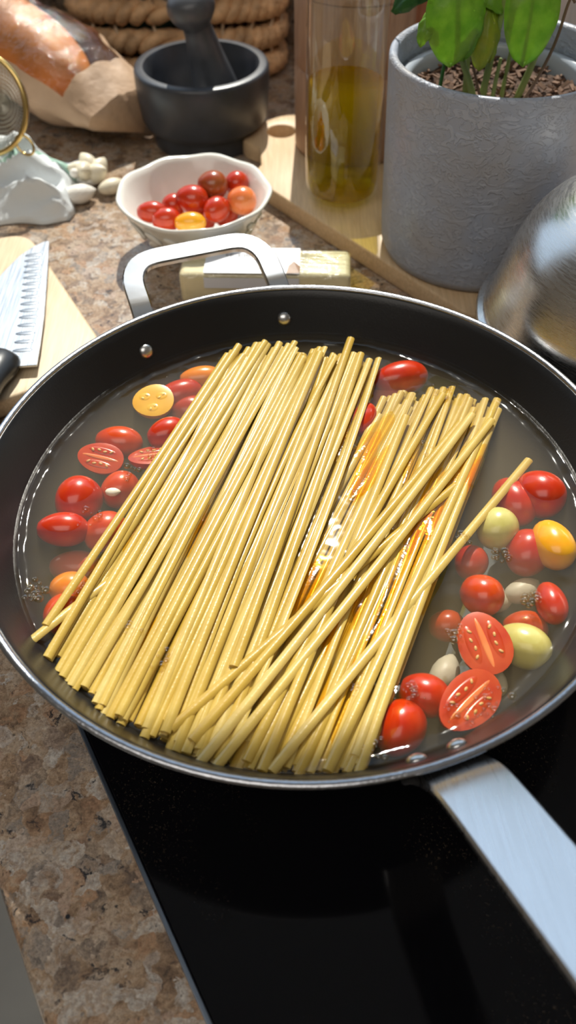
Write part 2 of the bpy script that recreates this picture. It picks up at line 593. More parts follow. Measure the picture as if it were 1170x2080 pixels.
M['leaf_dark'] = mat_leaf('basil_leaf_dark', (0.03, 0.13, 0.03), (0.06, 0.20, 0.04))
M['leaf_yellow'] = mat_leaf('basil_leaf_yellowing', (0.32, 0.44, 0.05), (0.52, 0.52, 0.06))
M['stem'] = mat_plain('green_stem', (0.22, 0.28, 0.08), 0.5, var=0.2)
M['twig'] = mat_plain('brown_twig', (0.13, 0.075, 0.045), 0.7, var=0.3)
M['glass'] = mat_glass('clear_bottle_glass', (0.975, 0.985, 0.97))
M['oil'] = mat_oil()
M['crust'] = mat_plain('bread_crust', (0.50, 0.18, 0.035), 0.5, var=0.45, vscale=16, bump=(60, 0.4, 0.002))
M['paper'] = mat_plain('kraft_paper', (0.50, 0.33, 0.21), 0.62, var=0.15, vscale=25, bump=(45, 0.5, 0.004))
M['cellophane'] = mat_film('cellophane', (0.95, 0.93, 0.90), 0.05, bump=(70, 0.9, 0.006), ior=1.6)
M['gold'] = mat_plain('brass_wire', (0.72, 0.52, 0.20), 0.25, 1.0)
M['mesh'] = mat_plain('steel_mesh', (0.55, 0.53, 0.48), 0.35, 1.0)
M['towel'] = mat_plain('white_cotton', (0.72, 0.76, 0.78), 0.85, bump=(700, 0.4, 0.0008))
M['stripe'] = mat_plain('green_stripe', (0.34, 0.52, 0.44), 0.85, bump=(700, 0.4, 0.0008))
M['straw'] = mat_plain('water_hyacinth', (0.58, 0.36, 0.19), 0.6, var=0.4, vscale=70, bump=(160, 0.6, 0.002))
M['straw_tie'] = mat_plain('pale_straw', (0.56, 0.42, 0.28), 0.6)
M['cloth_dark'] = mat_plain('teal_cloth', (0.03, 0.09, 0.075), 0.8, var=0.5, vscale=25)
M['cloth_red'] = mat_plain('maroon_cloth', (0.08, 0.018, 0.02), 0.8, var=0.5, vscale=25)
M['blade'] = mat_brushed('blade_steel', (0.50, 0.52, 0.55), 0.30, (300, 8, 8), rot=(0, 0, math.radians(-5)))
M['hollow'] = mat_plain('ground_hollow', (0.30, 0.32, 0.35), 0.32, 1.0)
M['black_plastic'] = mat_plain('black_handle', (0.012, 0.012, 0.013), 0.28)
M['cheese'] = mat_plain('hard_cheese', (0.80, 0.70, 0.42), 0.45, var=0.06, vscale=30)
M['wrap'] = mat_film('cling_film', (0.97, 0.97, 0.96), 0.07, bump=(120, 0.8, 0.004, (0.35, 1.6, 1)), ior=2.0)
M['label'] = mat_plain('white_label', (0.72, 0.75, 0.82), 0.4)
M['ink'] = mat_plain('black_ink', (0.07, 0.07, 0.10), 0.5)
M['ink_grey'] = mat_plain('grey_ink', (0.26, 0.26, 0.33), 0.5)
M['rind'] = mat_plain('brown_tab', (0.32, 0.19, 0.12), 0.5)
M['white_paint'] = mat_plain('white_paint', (0.80, 0.82, 0.84), 0.4)
M['cream_paint'] = mat_plain('cream_paint', (0.70, 0.60, 0.46), 0.5)
M['wall'] = mat_plain('warm_wall', (0.62, 0.55, 0.46), 0.8)
M['ceiling'] = mat_plain('ceiling_white', (0.66, 0.64, 0.60), 0.9)
M['floor'] = mat_plain('grey_floor_tile', (0.36, 0.37, 0.36), 0.4, var=0.15, vscale=6)
M['cabinet'] = mat_plain('cabinet_wood', (0.34, 0.22, 0.13), 0.5, var=0.2, vscale=10)

# ------------------------------------------------------------------ room
E1 = Vector((0.478, -0.878)); E2 = Vector((0.878, 0.478))
WY = 0.735
structure('floor', boxg(-2.6, 1.5, -2.8, WY, -0.95, -0.90), M['floor'], smooth=False)
structure('ceiling', boxg(-2.6, 1.5, -2.8, WY + 0.1, 1.50, 1.55), M['ceiling'], smooth=False)
# back wall with the window that lets the sun in
WZ0, WZ1, WX0, WX1 = 0.17, 1.214, -1.1, 1.05
wall_g = join(boxg(-2.6, 1.5, WY, WY + 0.1, -0.9, WZ0), boxg(-2.6, 1.5, WY, WY + 0.1, WZ1, 1.5),
              boxg(-2.6, WX0, WY, WY + 0.1, WZ0, WZ1), boxg(WX1, 1.5, WY, WY + 0.1, WZ0, WZ1))
structure('wall_back', wall_g, M['wall'], smooth=False)
structure('wall_right', boxg(1.4, 1.5, -2.8, WY, -0.9, 1.5), M['wall'], smooth=False)
structure('wall_left', boxg(-2.6, -2.5, -2.8, WY, -0.9, 1.5), M['wall'], smooth=False)
structure('wall_front', boxg(-2.6, 1.5, -2.9, -2.8, -0.9, 1.5), M['wall'], smooth=False)
win = structure('window_1', join(boxg(WX0, WX1, WY - 0.02, WY + 0.1, WZ0, WZ0 + 0.03), boxg(WX0, WX1, WY + 0.02, WY + 0.1, WZ1 - 0.03, WZ1),
                boxg(WX0, WX0 + 0.04, WY + 0.02, WY + 0.1, WZ0, WZ1), boxg(WX1 - 0.04, WX1, WY + 0.02, WY + 0.1, WZ0, WZ1)), M['white_paint'], smooth=False)
obj('pane', boxg(WX0 + 0.04, WX1 - 0.04, WY + 0.05, WY + 0.054, WZ0 + 0.03, WZ1 - 0.03), mat_film('window_glass', (0.98, 0.99, 0.98), 0.0, ior=1.3), parent=win, smooth=False)
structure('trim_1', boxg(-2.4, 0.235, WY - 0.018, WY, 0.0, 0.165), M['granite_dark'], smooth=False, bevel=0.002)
wp = structure('trim_2', boxg(0.235, 0.90, WY - 0.022, WY, 0.0, 0.165), M['white_paint'], smooth=False, bevel=0.002)
for i in range(9):
    obj('groove_batten', boxg(0.25 + i * 0.07, 0.25 + i * 0.07 + 0.045, WY - 0.028, WY - 0.022, 0.004, 0.16), M['white_paint'], parent=wp, smooth=False, bevel=0.001)

# counter: front edge runs diagonally at the lower left
E0 = Vector((-0.113, -0.182))
cA = Vector((E0.x - E1.x * (WY - E0.y) / 0.878, WY))
cB = E0 + E1 * 0.95
ctop = [(cA.x, cA.y), (cB.x, cB.y), (1.38, cB.y), (1.38, WY)]
counter = obj('kitchen_counter', prism(ctop, -0.036, 0.0), M['granite'], bevel=0.009, bseg=4, angle=50)
tag(counter, 'speckled brown granite worktop running under everything', 'countertop')
inset = [(cA.x + 0.06, cA.y - 0.01), (cB.x + 0.06, cB.y + 0.03), (1.37, cB.y + 0.03), (1.37, WY - 0.01)]
cab = obj('base_cabinet', prism(inset, -0.9, -0.036), M['cabinet'], smooth=False)
tag(cab, 'brown base cabinet below the granite worktop', 'cabinet')

# cooktop
ck0 = Vector((-0.099, -0.092)) - E1 * 0.12
ck = [ck0, ck0 + E1 * 0.62, ck0 + E1 * 0.62 + E2 * 0.50, ck0 + E2 * 0.50]
cook = thing('induction_cooktop', 'black glass cooktop set in the granite under the pan', 'cooktop', (ck0.x, ck0.y, 0))
obj('glass_plate', prism([tuple(v) for v in ck], 0.0003, 0.0040), M['glass_black'], parent=cook, smooth=False, bevel=0.0006)
def strip(a, b, w):
    d = (b - a).normalized(); nrm = Vector((d.y, -d.x)) * w
    return [tuple(a), tuple(b), tuple(b + nrm), tuple(a + nrm)]
for k in range(4):
    a, b = ck[k], ck[(k + 1) % 4]
    obj('edge_trim', prism(strip(a, b, 0.0022), 0.0002, 0.0046), M['steel_trim'], parent=cook, smooth=False, bevel=0.0005)

# ------------------------------------------------------------------ pan
ZB = 0.0042
pan = thing('saute_pan', 'wide black nonstick pan full of spaghetti and tomatoes in broth', 'pan', (0, 0, ZB))
IN = [(0.105, 0.0095), (0.115, 0.020), (0.1235, 0.033), (0.1315, 0.047), (0.1385, 0.060), (0.1445, 0.0715), (0.1465, 0.0748)]
OUT = [(0.0, ZB), (0.100, ZB), (0.110, 0.0085), (0.1185, 0.019), (0.1265, 0.032), (0.1345, 0.046), (0.1415, 0.059), (0.1480, 0.0715), (0.1500, 0.0745)]
obj('body', lathe(OUT + [(0.1495, 0.0752), (0.1470, 0.0752)] + IN[::-1] + [(0.098, 0.0078), (0, 0.0078)], 128), M['coating'], parent=pan)
obj('rim', lathe([(0.1474, 0.0750), (0.1474, 0.0758), (0.1480, 0.0764), (0.1492, 0.0767), (0.1502, 0.0764), (0.1507, 0.0756), (0.1505, 0.0747), (0.1499, 0.0743)], 128), M['rim'], parent=pan)

def pathframe(center_az, pts):
    """pts (r, z) along azimuth -> world"""
    d = Vector((math.sin(center_az), math.cos(center_az), 0))
    return [d * r + Vector((0, 0, z)) for r, z in pts]

# loop handle at the far side: flat bar bent to a U, legs 35 degrees apart
AZL = math.radians(-18.6)
la = Vector((math.sin(AZL), math.cos(AZL), 0)); lb = Vector((la.y, -la.x, 0))
def loop_geo():
    hw, bw, th = 0.0405, 0.0125, 0.0042
    prof = smooth_prof([(0.1400, 0.0560), (0.1475, 0.0640), (0.1555, 0.0700), (0.1680, 0.0736), (0.1820, 0.0770), (0.1925, 0.0797)], 4)
    # U outline in (s, t): t = index along profile
    def P(t):
        t = max(0, min(1, t)) * (len(prof) - 1)
        i = min(int(t), len(prof) - 2); f = t - i
        return prof[i][0] * (1 - f) + prof[i + 1][0] * f, prof[i][1] * (1 - f) + prof[i + 1][1] * f
    path = []
    for i in range(13): path.append((-hw, i / 12 * 0.66, 'L'))
    for i in range(1, 9):
        a = i / 9 * PI / 2
        path.append((-hw + 0.020 * (1 - math.cos(a)), 0.66 + 0.34 * math.sin(a), 'C'))
    for i in range(0, 13): path.append((-hw + 0.020 + (2 * hw - 0.040) * i / 12, 1.0, 'T'))
    for i in range(1, 9):
        a = i / 9 * PI / 2
        path.append((hw - 0.020 + 0.020 * math.sin(a), 1.0 - 0.34 * (1 - math.cos(a)), 'C'))
    for i in range(12, -1, -1): path.append((hw, i / 12 * 0.66, 'R'))
    pts = []
    for s, t, _ in path:
        r, z = P(t)
        pts.append(la * r + lb * s + Vector((0, 0, z)))
    V, F, rows = [], [], []
    n = len(pts)
    for i, p in enumerate(pts):
        t = (pts[min(i + 1, n - 1)] - pts[max(i - 1, 0)]).normalized()
        s, tt, _ = path[i]
        r0, z0 = P(tt - 0.06); r1, z1 = P(tt + 0.06)
        along = (la * (r1 - r0) + Vector((0, 0, z1 - z0))).normalized()
        nrm = lb.cross(along).normalized()          # surface normal of the bent sheet
        if nrm.z < 0: nrm = -nrm
        side = nrm.cross(t).normalized()
        row = []
        for a, b in ((-1, -1), (-0.86, -1), (0.86, -1), (1, -1), (1, 1), (0.86, 1), (-0.86, 1), (-1, 1)):
            bb = b * (1.0 if abs(a) < 0.9 else 0.55)
            V.append(p + side * (a * bw / 2) + nrm * (bb * th / 2)); row.append(len(V) - 1)
        rows.append(row)
    for A, B in zip(rows, rows[1:]):
        for k in range(8):
            j = (k + 1) % 8
            F.append((A[k], A[j], B[j], B[k]))
    F.append(tuple(rows[0])); F.append(tuple(rows[-1]))
    return V, F
o = obj('loop_handle', loop_geo(), M['steel_loop'], parent=pan, angle=40)
o['label'] = 'polished steel loop handle'

# long handle towards the camera
AZH = math.radians(180 - 19.6)
ha = Vector((math.sin(AZH), math.cos(AZH), 0)); hb = Vector((-ha.y, ha.x, 0))
prof = smooth_prof([(0.140, 0.050), (0.1445, 0.060), (0.1510, 0.0695), (0.159, 0.0785), (0.170, 0.0850), (0.190, 0.0945), (0.215, 0.1065), (0.245, 0.1215), (0.285, 0.1380), (0.33, 0.150)], 5)
V, F, rows = [], [], []
for i, (r, z) in enumerate(prof):
    r0, z0 = prof[max(i - 1, 0)]; r1, z1 = prof[min(i + 1, len(prof) - 1)]
    al = (ha * (r1 - r0) + Vector((0, 0, z1 - z0))).normalized()
    nrm = al.cross(hb).normalized()
    if nrm.z < 0: nrm = -nrm
    u = i / (len(prof) - 1)
    hw = 0.0140 - 0.0005 * math.sin(u * PI) + (0.002 * max(0, u - 0.7) / 0.3)
    th = 0.0038
    row = []
    for a, b in ((-1, -0.5), (-0.93, -1), (0.93, -1), (1, -0.5), (1, 0.5), (0.93, 1), (0.4, 1.12), (-0.4, 1.12), (-0.93, 1), (-1, 0.5)):
        p = ha * r + Vector((0, 0, z)) + hb * (a * hw) + nrm * (b * th / 2)
        V.append(p); row.append(len(V) - 1)
    rows.append(row)
for A, B in zip(rows, rows[1:]):
    for k in range(10):
        j = (k + 1) % 10
        F.append((A[k], A[j], B[j], B[k]))
F += [tuple(rows[0]), tuple(rows[-1])]
o = obj('long_handle', (V, F), M['steel'], parent=pan, angle=35)
o['label'] = 'brushed steel long handle'

def rivet(az, r, z, rad):
    d = Vector((math.sin(az), math.cos(az), 0))
    nrm = (-d * 0.87 + Vector((0, 0, 0.48))).normalized()
    q = nrm.to_track_quat('Z', 'Y').to_matrix().to_4x4()
    p = d * r + Vector((0, 0, z))
    return xf(sphere(rad, rad, rad * 0.62, 16, 10), T(*p) @ q)
for az in (-37.5, -3.2):
    obj('rivet', rivet(math.radians(az), 0.1392, 0.0612, 0.0042), M['rivet'], parent=pan)
for az in (180 - 16.2, 180 - 23.0):
    obj('rivet', rivet(math.radians(az), 0.1392, 0.0612, 0.0042), M['rivet'], parent=pan)

# broth
ZW = 0.0520
DZ = 0.0020
wprof = [(0, ZW), (0.03, ZW), (0.06, ZW), (0.09, ZW), (0.115, ZW), (0.127, ZW + 0.0001), (0.1305, ZW + 0.0004), (0.1330, ZW + 0.0012), (0.1356, ZW + 0.0024),
         (0.1325, 0.0465), (0.1245, 0.0325), (0.1162, 0.0195), (0.1062, 0.0085), (0.099, 0.0070), (0, 0.0070)]
o = obj('broth', lathe(wprof, 128), M['broth'])
tag(o, 'cloudy golden broth filling the black pan', 'broth', kind='stuff')

# ------------------------------------------------------------------ spaghetti
RMAX = 0.1285
def clamp_r(x, y, rmax=RMAX):
    r = math.hypot(x, y)
    if r > rmax:
        return x * rmax / r, y * rmax / r
    return x, y

def strand(p0, p1, bow, sag, label, group, w=0.0020, flat=0.62, roll=0.0):
    p0, p1 = Vector(p0) + Vector((0, 0, DZ)), Vector(p1) + Vector((0, 0, DZ))
    d = p1 - p0
    s = Vector((-d.y, d.x, 0)).normalized()
    pts = []
    N = 9
    for i in range(N):
        t = i / (N - 1)
        k = 4 * t * (1 - t)
        pts.append(p0 + d * t + s * (bow * k) + Vector((0, 0, sag * k)))
    g = tube(pts, w, 8, flat, roll=roll)
    c = p0 + d * 0.5
    o = obj('spaghetti_strand', ([tuple(Vector(v) - c) for v in g[0]], g[1]), M['pasta'], angle=60)
    o.location = c
    return tag(o, label, 'pasta', group)

def qbez(a, b, c, u):
    # quadratic through a (0), b (.5), c (1)
    return tuple(a[i] * (2 * u - 1) * (u - 1) + b[i] * 4 * u * (1 - u) + c[i] * u * (2 * u - 1) for i in range(2))

rs = random.Random(11)
LBpts = ((-0.1122, -0.0789), (-0.0720, -0.1100), (-0.0330, -0.1290))
LTpts = ((-0.0370, 0.1260), (0.0040, 0.1235), (0.0440, 0.1120))
RBpts = ((-0.0431, -0.1270), (-0.0132, -0.1310), (0.0220, -0.1300))
RTpts = ((0.0490, 0.0880), (0.0800, 0.0900), (0.1110, 0.0790))
def bundle(B, Tt, n, layers, ztop, dz, side, grp, toplift, jit):
    for k in range(layers):
        m = n if k < layers - 1 else int(n * 0.8)
        for i in range(m):
            u = (i + 0.5 + rs.uniform(-0.42, 0.42)) / m
            ub = min(1.02, max(-0.02, u + rs.gauss(0, 0.030)))
            ut = min(1.02, max(-0.02, u + rs.gauss(0, 0.030)))
            b = Vector(qbez(*B, ub)); t = Vector(qbez(*Tt, ut))
            d = (t - b).normalized()
            b = b - d * 0.007
            b = b + d * abs(rs.gauss(0.001, jit)); t = t - d * abs(rs.gauss(0.004, jit * 1.2))
            L = (t - b).length
            if L > 0.252:
                b = b + d * (L - 0.252)
            bx_, by_ = clamp_r(b.x, b.y, 0.1360 - k * 0.0042); tx_, ty_ = clamp_r(t.x, t.y, RMAX - k * 0.0020)
            z = ztop - k * dz + rs.uniform(-0.0008, 0.0008)
            third = ('left', 'middle', 'right')[min(2, max(0, int(u * 3)))]
            lab = 'pale spaghetti strand %s the %s spaghetti bundle, in its %s third' % ('on top of' if k == 0 else 'buried in', side, third)
            strand((bx_, by_, z + 0.0022 - k * 0.0006 + rs.uniform(-0.0008, 0.0014)), (tx_, ty_, z + toplift + rs.uniform(-0.0006, 0.0016)), rs.gauss(0, 0.0016), rs.uniform(-0.0010, 0.0010), lab, grp, roll=rs.uniform(-0.5, 0.5))
bundle(RBpts, RTpts, 30, 4, 0.0472, 0.0030, 'right', 'strands of the right spaghetti bundle', -0.0006, 0.006)
bundle(LBpts, LTpts, 37, 4, 0.0503, 0.0029, 'left', 'strands of the left spaghetti bundle', 0.0020, 0.006)
CR = [((-0.0418, -0.1315), (0.0899, 0.0613), 0.0532, 0.0545, 'long spaghetti strand crossing diagonally on top of the right bundle, uppermost'),
      ((-0.0353, -0.1325), (0.1000, 0.0590), 0.0530, 0.0525, 'spaghetti strand lying just right of the uppermost diagonal strand'),
      ((-0.0536, -0.1170), (0.0746, 0.0128), 0.0530, 0.0515, 'slanting spaghetti strand crossing from the left bundle to the middle of the right'),
      ((-0.0149, -0.1345), (0.1150, 0.0325), 0.0522, 0.0490, 'most slanted spaghetti strand, its far end pointing at the right-hand tomatoes'),
      ((-0.0183, -0.1345), (0.0560, 0.0650), 0.0528, 0.0505, 'glossy spaghetti strand with its near end at the bottom centre of the pan'),
      ((0.0061, -0.1345), (0.1067, 0.0779), 0.0520, 0.0500, 'outermost spaghetti strand along the right edge of the right bundle'),
      ((-0.1170, -0.0785), (-0.0560, -0.0080), 0.0532, 0.0455, 'short-looking spaghetti strand splayed out at the left bundle corner'),
      ((-0.0554, -0.1190), (0.0121, 0.1115), 0.0540, 0.0570, 'spaghetti strand on top of the left bundle reaching furthest to the near rim'),
      ((-0.0450, -0.1220), (0.0830, 0.0560), 0.0530, 0.0535, 'spaghetti strand lying just left of the uppermost diagonal strand'),
      ((-0.0241, -0.1300), (0.0774, 0.0805), 0.0515, 0.0520, 'spaghetti strand with a raised far end in the middle of the right bundle'),
      ((-0.0300, -0.0900), (0.0300, 0.1240), 0.0535, 0.0570, 'spaghetti strand raised on the right edge of the left bundle')]
for a, b, z0, z1, lab in CR:
    strand((*a, z0 + 0.0010), (*b, z1 - 0.0012), rs.gauss(0, 0.001), 0.0004, lab, None, w=0.0022)

# oil slicks and bubbles floating on the broth
def oil_geo():
    V, F = [], []
    spots = [(0.0241, -0.0787), (0.0148, -0.0972), (0.0023, -0.1145), (0.045, -0.0345), (0.0616, -0.0082), (-0.0700, 0.0200), (-0.0780, 0.0060), (-0.0880, -0.0240), (0.0361, 0.0249),
             (-0.0346, -0.1075), (-0.0950, -0.0434), (-0.0218, -0.0472), (0.0337, -0.1086), (-0.0600, 0.0481), (-0.0055, -0.1186), (0.0308, 0.0182), (0.034, -0.057), (-0.050, -0.005), (0.012, -0.07), (0.055, 0.03)]
    r = random.Random(3)
    for _ in range(46):
        t, q = r.uniform(-0.95, 0.95), r.uniform(-1, 1)
        spots.append((0.000 + 0.040 * t + 0.058 * q, -0.016 + 0.092 * t - 0.026 * q))
    spots = [p for p in spots if math.hypot(*p) < 0.118]
    for x, y in spots:
        a0 = math.radians(67 + r.uniform(-9, 9))
        L, Wd = min(r.uniform(0.012, 0.026), 0.127 - math.hypot(x, y)), r.uniform(0.0025, 0.0055)
        n = 26; c = len(V)
        V.append((x, y, ZW + 0.00055))
        for ring, zz in ((0.6, 0.0005), (1.0, 0.00012)):
            for i in range(n):
                a = 2 * PI * i / n
                k = ring * (1 + 0.28 * noise.noise(Vector((x * 90 + math.cos(a) * 1.6, y * 90 + math.sin(a) * 1.6, 0.3))))
                px, py = L * k * math.cos(a), Wd * k * math.sin(a)
                V.append((x + px * math.cos(a0) - py * math.sin(a0), y + px * math.sin(a0) + py * math.cos(a0), ZW + zz))
        for i in range(n):
            j = (i + 1) % n
            F.append((c, c + 1 + i, c + 1 + j))
            F.append((c + 1 + i, c + 1 + n + i, c + 1 + n + j, c + 1 + j))
    return V, F
o = obj('oil_film', oil_geo(), M['oilfilm'])
tag(o, 'orange-yellow oil film floating on the broth between strands', 'oil', kind='stuff')
def bubbles_geo():
    r = random.Random(5)
    gs = []
    cl = [(-0.06, -0.0857, 12, .0055), (-0.0729, -0.0697, 7, .004), (-0.1200, -0.0468, 26, .006), (0.0899, -0.0305, 16, .0045), (-0.0752, 0.0375, 9, .004), (0.0632, -0.072, 14, .004),
          (0.0218, -0.0973, 18, .006), (0.0245, -0.1240, 20, .006), (0.0424, -0.0999, 16, .005), (0.0747, -0.1040, 24, .009), (0.0077, 0.0579, 4, .004), (0.0112, 0.0152, 6, .005),
          (0.0783, 0.084, 14, .008), (-0.012, -0.0364, 2, .002), (0.060, -0.1090, 18, .008), (-0.0177, -0.0114, 5, .006), (0.0988, -0.0559, 14, .004), (0.0738, -0.0205, 14, .004), (-0.100, -0.005, 12, .008), (-0.085, 0.025, 10, .007), (-0.098, -0.045, 12, .006), (0.068, 0.045, 10, .02), (0.0, 0.0, 16, .05)]
    for x, y, n, sp in cl:
        for i in range(n):
            a, d = r.uniform(0, 2 * PI), sp * math.sqrt(r.random())
            q = r.choice((0.0007, 0.0009, 0.0012, 0.0018)) * r.uniform(0.8, 1.2)
            px, py = x + d * math.cos(a), y + d * math.sin(a)
            top = 0.0038 if (x, y) in ((-0.06, -0.0857), (-0.0729, -0.0697)) else 0.0002
            gs.append(xf(sphere(q, q, q * 0.8, 8, 6), T(px, py, ZW + top)))
    return join(*gs)
o = obj('broth_bubbles', bubbles_geo(), M['bubble'])
tag(o, 'tiny clear bubbles floating in clusters on the broth', 'bubbles', kind='stuff')

# ------------------------------------------------------------------ tomatoes
def egg(v):
    k = 1 + 0.10 * v.x
    return Vector((v.x, v.y * k, v.z * k))

def stemscar(v):
    v = egg(v)
    if v.x < -0.9:
        v = Vector((v.x + 0.06 * (1 - (v.y ** 2 + v.z ** 2) / 0.19), v.y, v.z))
    return v

def whole_tomato(loc, a, b, ang, mat, label, group, tilt=0.0, name='cherry_tomato'):
    g = xf(sphere(a, b, b, 26, 16, stemscar), RZ(math.radians(ang)) @ RY(tilt))
    o = obj(name, g, M[mat])
    o.location = loc
    return tag(o, label, 'tomato', group)

def half_tomato(loc, a, b, ang, tilt, label, group, yellow=False, roll=0.0):
    t = thing('halved_cherry_tomato', label, 'tomato', loc, group)
    R = RX(tilt) @ RY(roll) @ RZ(math.radians(ang))
    def put(name, g, mat, par=t):
        return obj(name, xf(g, R), M[mat], parent=par, world=False)
    # skin: lower half ellipsoid with a thin lip
    nu, nv = 28, 8
    V, F = [(0, 0, -b)], []
    for j in range(1, nv + 1):
        ph = -PI / 2 + PI / 2 * j / nv
        for i in range(nu):
            an = 2 * PI * i / nu
            k = 1 + 0.10 * math.cos(an) * math.cos(ph)
            V.append((a * math.cos(ph) * math.cos(an), b * k * math.cos(ph) * math.sin(an), b * math.sin(ph)))
    for i in range(nu):
        F.append((0, 1 + (i + 1) % nu, 1 + i))
    for j in range(nv - 1):
        for i in range(nu):
            k = (i + 1) % nu
            q = 1 + j * nu
            F.append((q + i, q + k, q + nu + k, q + nu + i))
    put('skin', (V, F), 'yellow' if yellow else 'red')
    def disc(rx, ry, z0, z1, cx=0, cy=0, n=28, eggk=0.10):
        prof = [(0.0, z1), (0.55, z1), (0.85, z1 * 0.7 + z0 * 0.3), (1.0, z0)]
        V, F = [(cx, cy, z1)], []
        for r, z in prof[1:]:
            for i in range(n):
                an = 2 * PI * i / n
                V.append((cx + rx * r * math.cos(an), cy + ry * (1 + eggk * math.cos(an)) * r * math.sin(an), z))
        for i in range(n):
            F.append((0, 1 + i, 1 + (i + 1) % n))
        for j in range(2):
            for i in range(n):
                k = (i + 1) % n
                q = 1 + j * n
                F.append((q + i, q + n + i, q + n + k, q + k))
        return V, F
    face = put('cut_face', disc(a, b, 0.0, 0.0004), 'flesh_yellow' if yellow else 'flesh')
    if yellow:
        for k in range(3):
            an = 2 * PI * k / 3 + 0.4
            cx, cy = a * 0.46 * math.cos(an), b * 0.46 * math.sin(an)
            put('seed_chamber', disc(a * 0.30, b * 0.26, 0.0003, 0.0006, cx, cy, 18, 0), 'gel_yellow', face)
            for q in (-1, 1):
                put('seed', xf(sphere(0.0011, 0.0007, 0.0003, 8, 6), T(cx + q * 0.0012, cy + q * 0.0008, 0.0006) @ RZ(an)), 'seed_yellow', face)
        return t
    for s in (-1, 1):
        put('seed_chamber', disc(a * 0.62, b * 0.25, 0.0003, 0.0007, 0.0, s * b * 0.44, 18, 0), 'gel', face)
        for k in range(4):
            x = a * (-0.42 + 0.27 * k) ; y = s * b * (0.40 + 0.06 * (k % 2))
            g = xf(sphere(0.00125, 0.0007, 0.0004, 8, 6), T(x, y, 0.0007) @ RZ(0.5 * s * (k - 1.5)))
            put('seed', g, 'seed', face)
    put('core', disc(a * 0.80, b * 0.13, 0.0003, 0.0007, 0, 0, 18, 0), 'core', face)
    return t

GP = 'cherry tomatoes simmering in the pan'
TOMS = [
    (-0.0770, 0.1100, 0.0400, 0.0138, 0.0080, 22, 'red', 'dull red cherry tomato by the left rivet, at the far end of the left cluster'),
    (-0.0560, 0.1080, 0.0430, 0.0121, 0.0066, 7, 'yelloworange', 'orange-yellow oval cherry tomato tucked beside the far left edge of the spaghetti'),
    (-0.0617, 0.0880, 0.0350, 0.0119, 0.0087, -1, 'red', 'dim red cherry tomato sunk under the broth right of the yellow half'),
    (-0.0705, 0.0591, 0.0450, 0.0106, 0.0079, 28, 'red', 'shiny red cherry tomato touching the left spaghetti bundle below the yellow half'),
    (-0.0960, 0.0553, 0.0430, 0.0122, 0.0080, -8, 'orange', 'orange-red oval cherry tomato just above the pink cut half on the left'),
    (-0.0918, 0.0232, 0.0400, 0.0099, 0.0089, 40, 'orange', 'sunken orange-red cherry tomato with a pale bit of garlic on it'),
    (-0.1110, 0.0141, 0.0430, 0.0116, 0.0108, 65, 'red', 'large round red cherry tomato in the middle of the left cluster'),
    (-0.1150, -0.0068, 0.0452, 0.0120, 0.0078, -1, 'red', 'red cherry tomato breaking the surface at the far left with a bright highlight'),
    (-0.0957, -0.0045, 0.0400, 0.0108, 0.0093, 26, 'orange', 'blurred orange-red cherry tomato between the left spaghetti edge and leftmost red one'),
    (-0.1100, -0.0180, 0.0300, 0.0124, 0.0077, -1, 'orange', 'faint orange cherry tomato deepest in the left cluster'),
    (-0.1080, -0.0375, 0.0385, 0.0090, 0.0078, -1, 'yelloworange', 'amber cherry tomato under oily bubbles at the lower left'),
    (-0.1120, -0.0570, 0.0420, 0.0091, 0.0089, 50, 'orange', 'orange-red cherry tomato nearest the near left spaghetti ends'),
    (0.0601, 0.1090, 0.0440, 0.0155, 0.0089, 14, 'red', 'large red cherry tomato at the far rim between the two spaghetti bundles'),
    (0.0500, 0.0960, 0.0340, 0.0116, 0.0087, 14, 'orange', 'sunken orange-red cherry tomato under the one at the far rim'),
    (0.0338, 0.0663, 0.0465, 0.0112, 0.0061, 69, 'red', 'small narrow red cherry tomato in the gap between the two bundles'),
    (0.1050, 0.0120, 0.0400, 0.0133, 0.0096, -72, 'red', 'red cherry tomato under the long slanted strand at the right'),
    (0.1195, 0.0135, 0.0440, 0.0123, 0.0108, -44, 'red', 'glossy red cherry tomato against the right wall, highest of the right cluster'),
    (0.0929, -0.0081, 0.0425, 0.0102, 0.0093, 58, 'green', 'pale green cherry tomato beside the right spaghetti bundle'),
    (0.1060, -0.0197, 0.0380, 0.0114, 0.0100, 64, 'red', 'blurred red cherry tomato partly covered by the yellow one on the right'),
    (0.1165, -0.0200, 0.0450, 0.0126, 0.0090, -77, 'yellow', 'bright yellow-orange cherry tomato at the right side of the pan'),
    (0.0793, -0.0226, 0.0350, 0.0084, 0.0074, 59, 'red', 'dark red cherry tomato half hidden by the right edge of the spaghetti'),
    (0.0792, -0.0471, 0.0430, 0.0096, 0.0087, -39, 'orange', 'bright orange-red cherry tomato just above the seedy cut half'),
    (0.1090, -0.0526, 0.0440, 0.0101, 0.0064, -85, 'red', 'narrow upright red cherry tomato by the right wall above the green one'),
    (0.0975, -0.0601, 0.0350, 0.0098, 0.0076, -1, 'orange', 'sunken orange-red cherry tomato behind the larger green one'),
    (0.0931, -0.0734, 0.0420, 0.0116, 0.0089, -32, 'green', 'yellow-green cherry tomato right of the seedy cut half'),
    (0.0477, -0.0966, 0.0420, 0.0103, 0.0084, -24, 'red', 'red cherry tomato with foam on it left of the long cut half'),
    (0.0365, -0.1110, 0.0410, 0.0115, 0.0095, 58, 'red', 'big dark red cherry tomato nearest the camera in the pan'),
    (0.0639, -0.0547, 0.0300, 0.0080, 0.0069, -1, 'orange', 'faint orange cherry tomato deep under the right edge of the spaghetti'),
]
for x, y, z, a, b, ang, m, lab in TOMS:
    x, y = clamp_r(x, y, min(0.1290 - b, 0.1235 + (z + DZ - 0.033) * 0.58 - 0.85 * a))
    a, b = a * 1.07, b * 1.07
    whole_tomato((x, y, z - 0.0006 + DZ), a, b, ang, m, lab, GP)
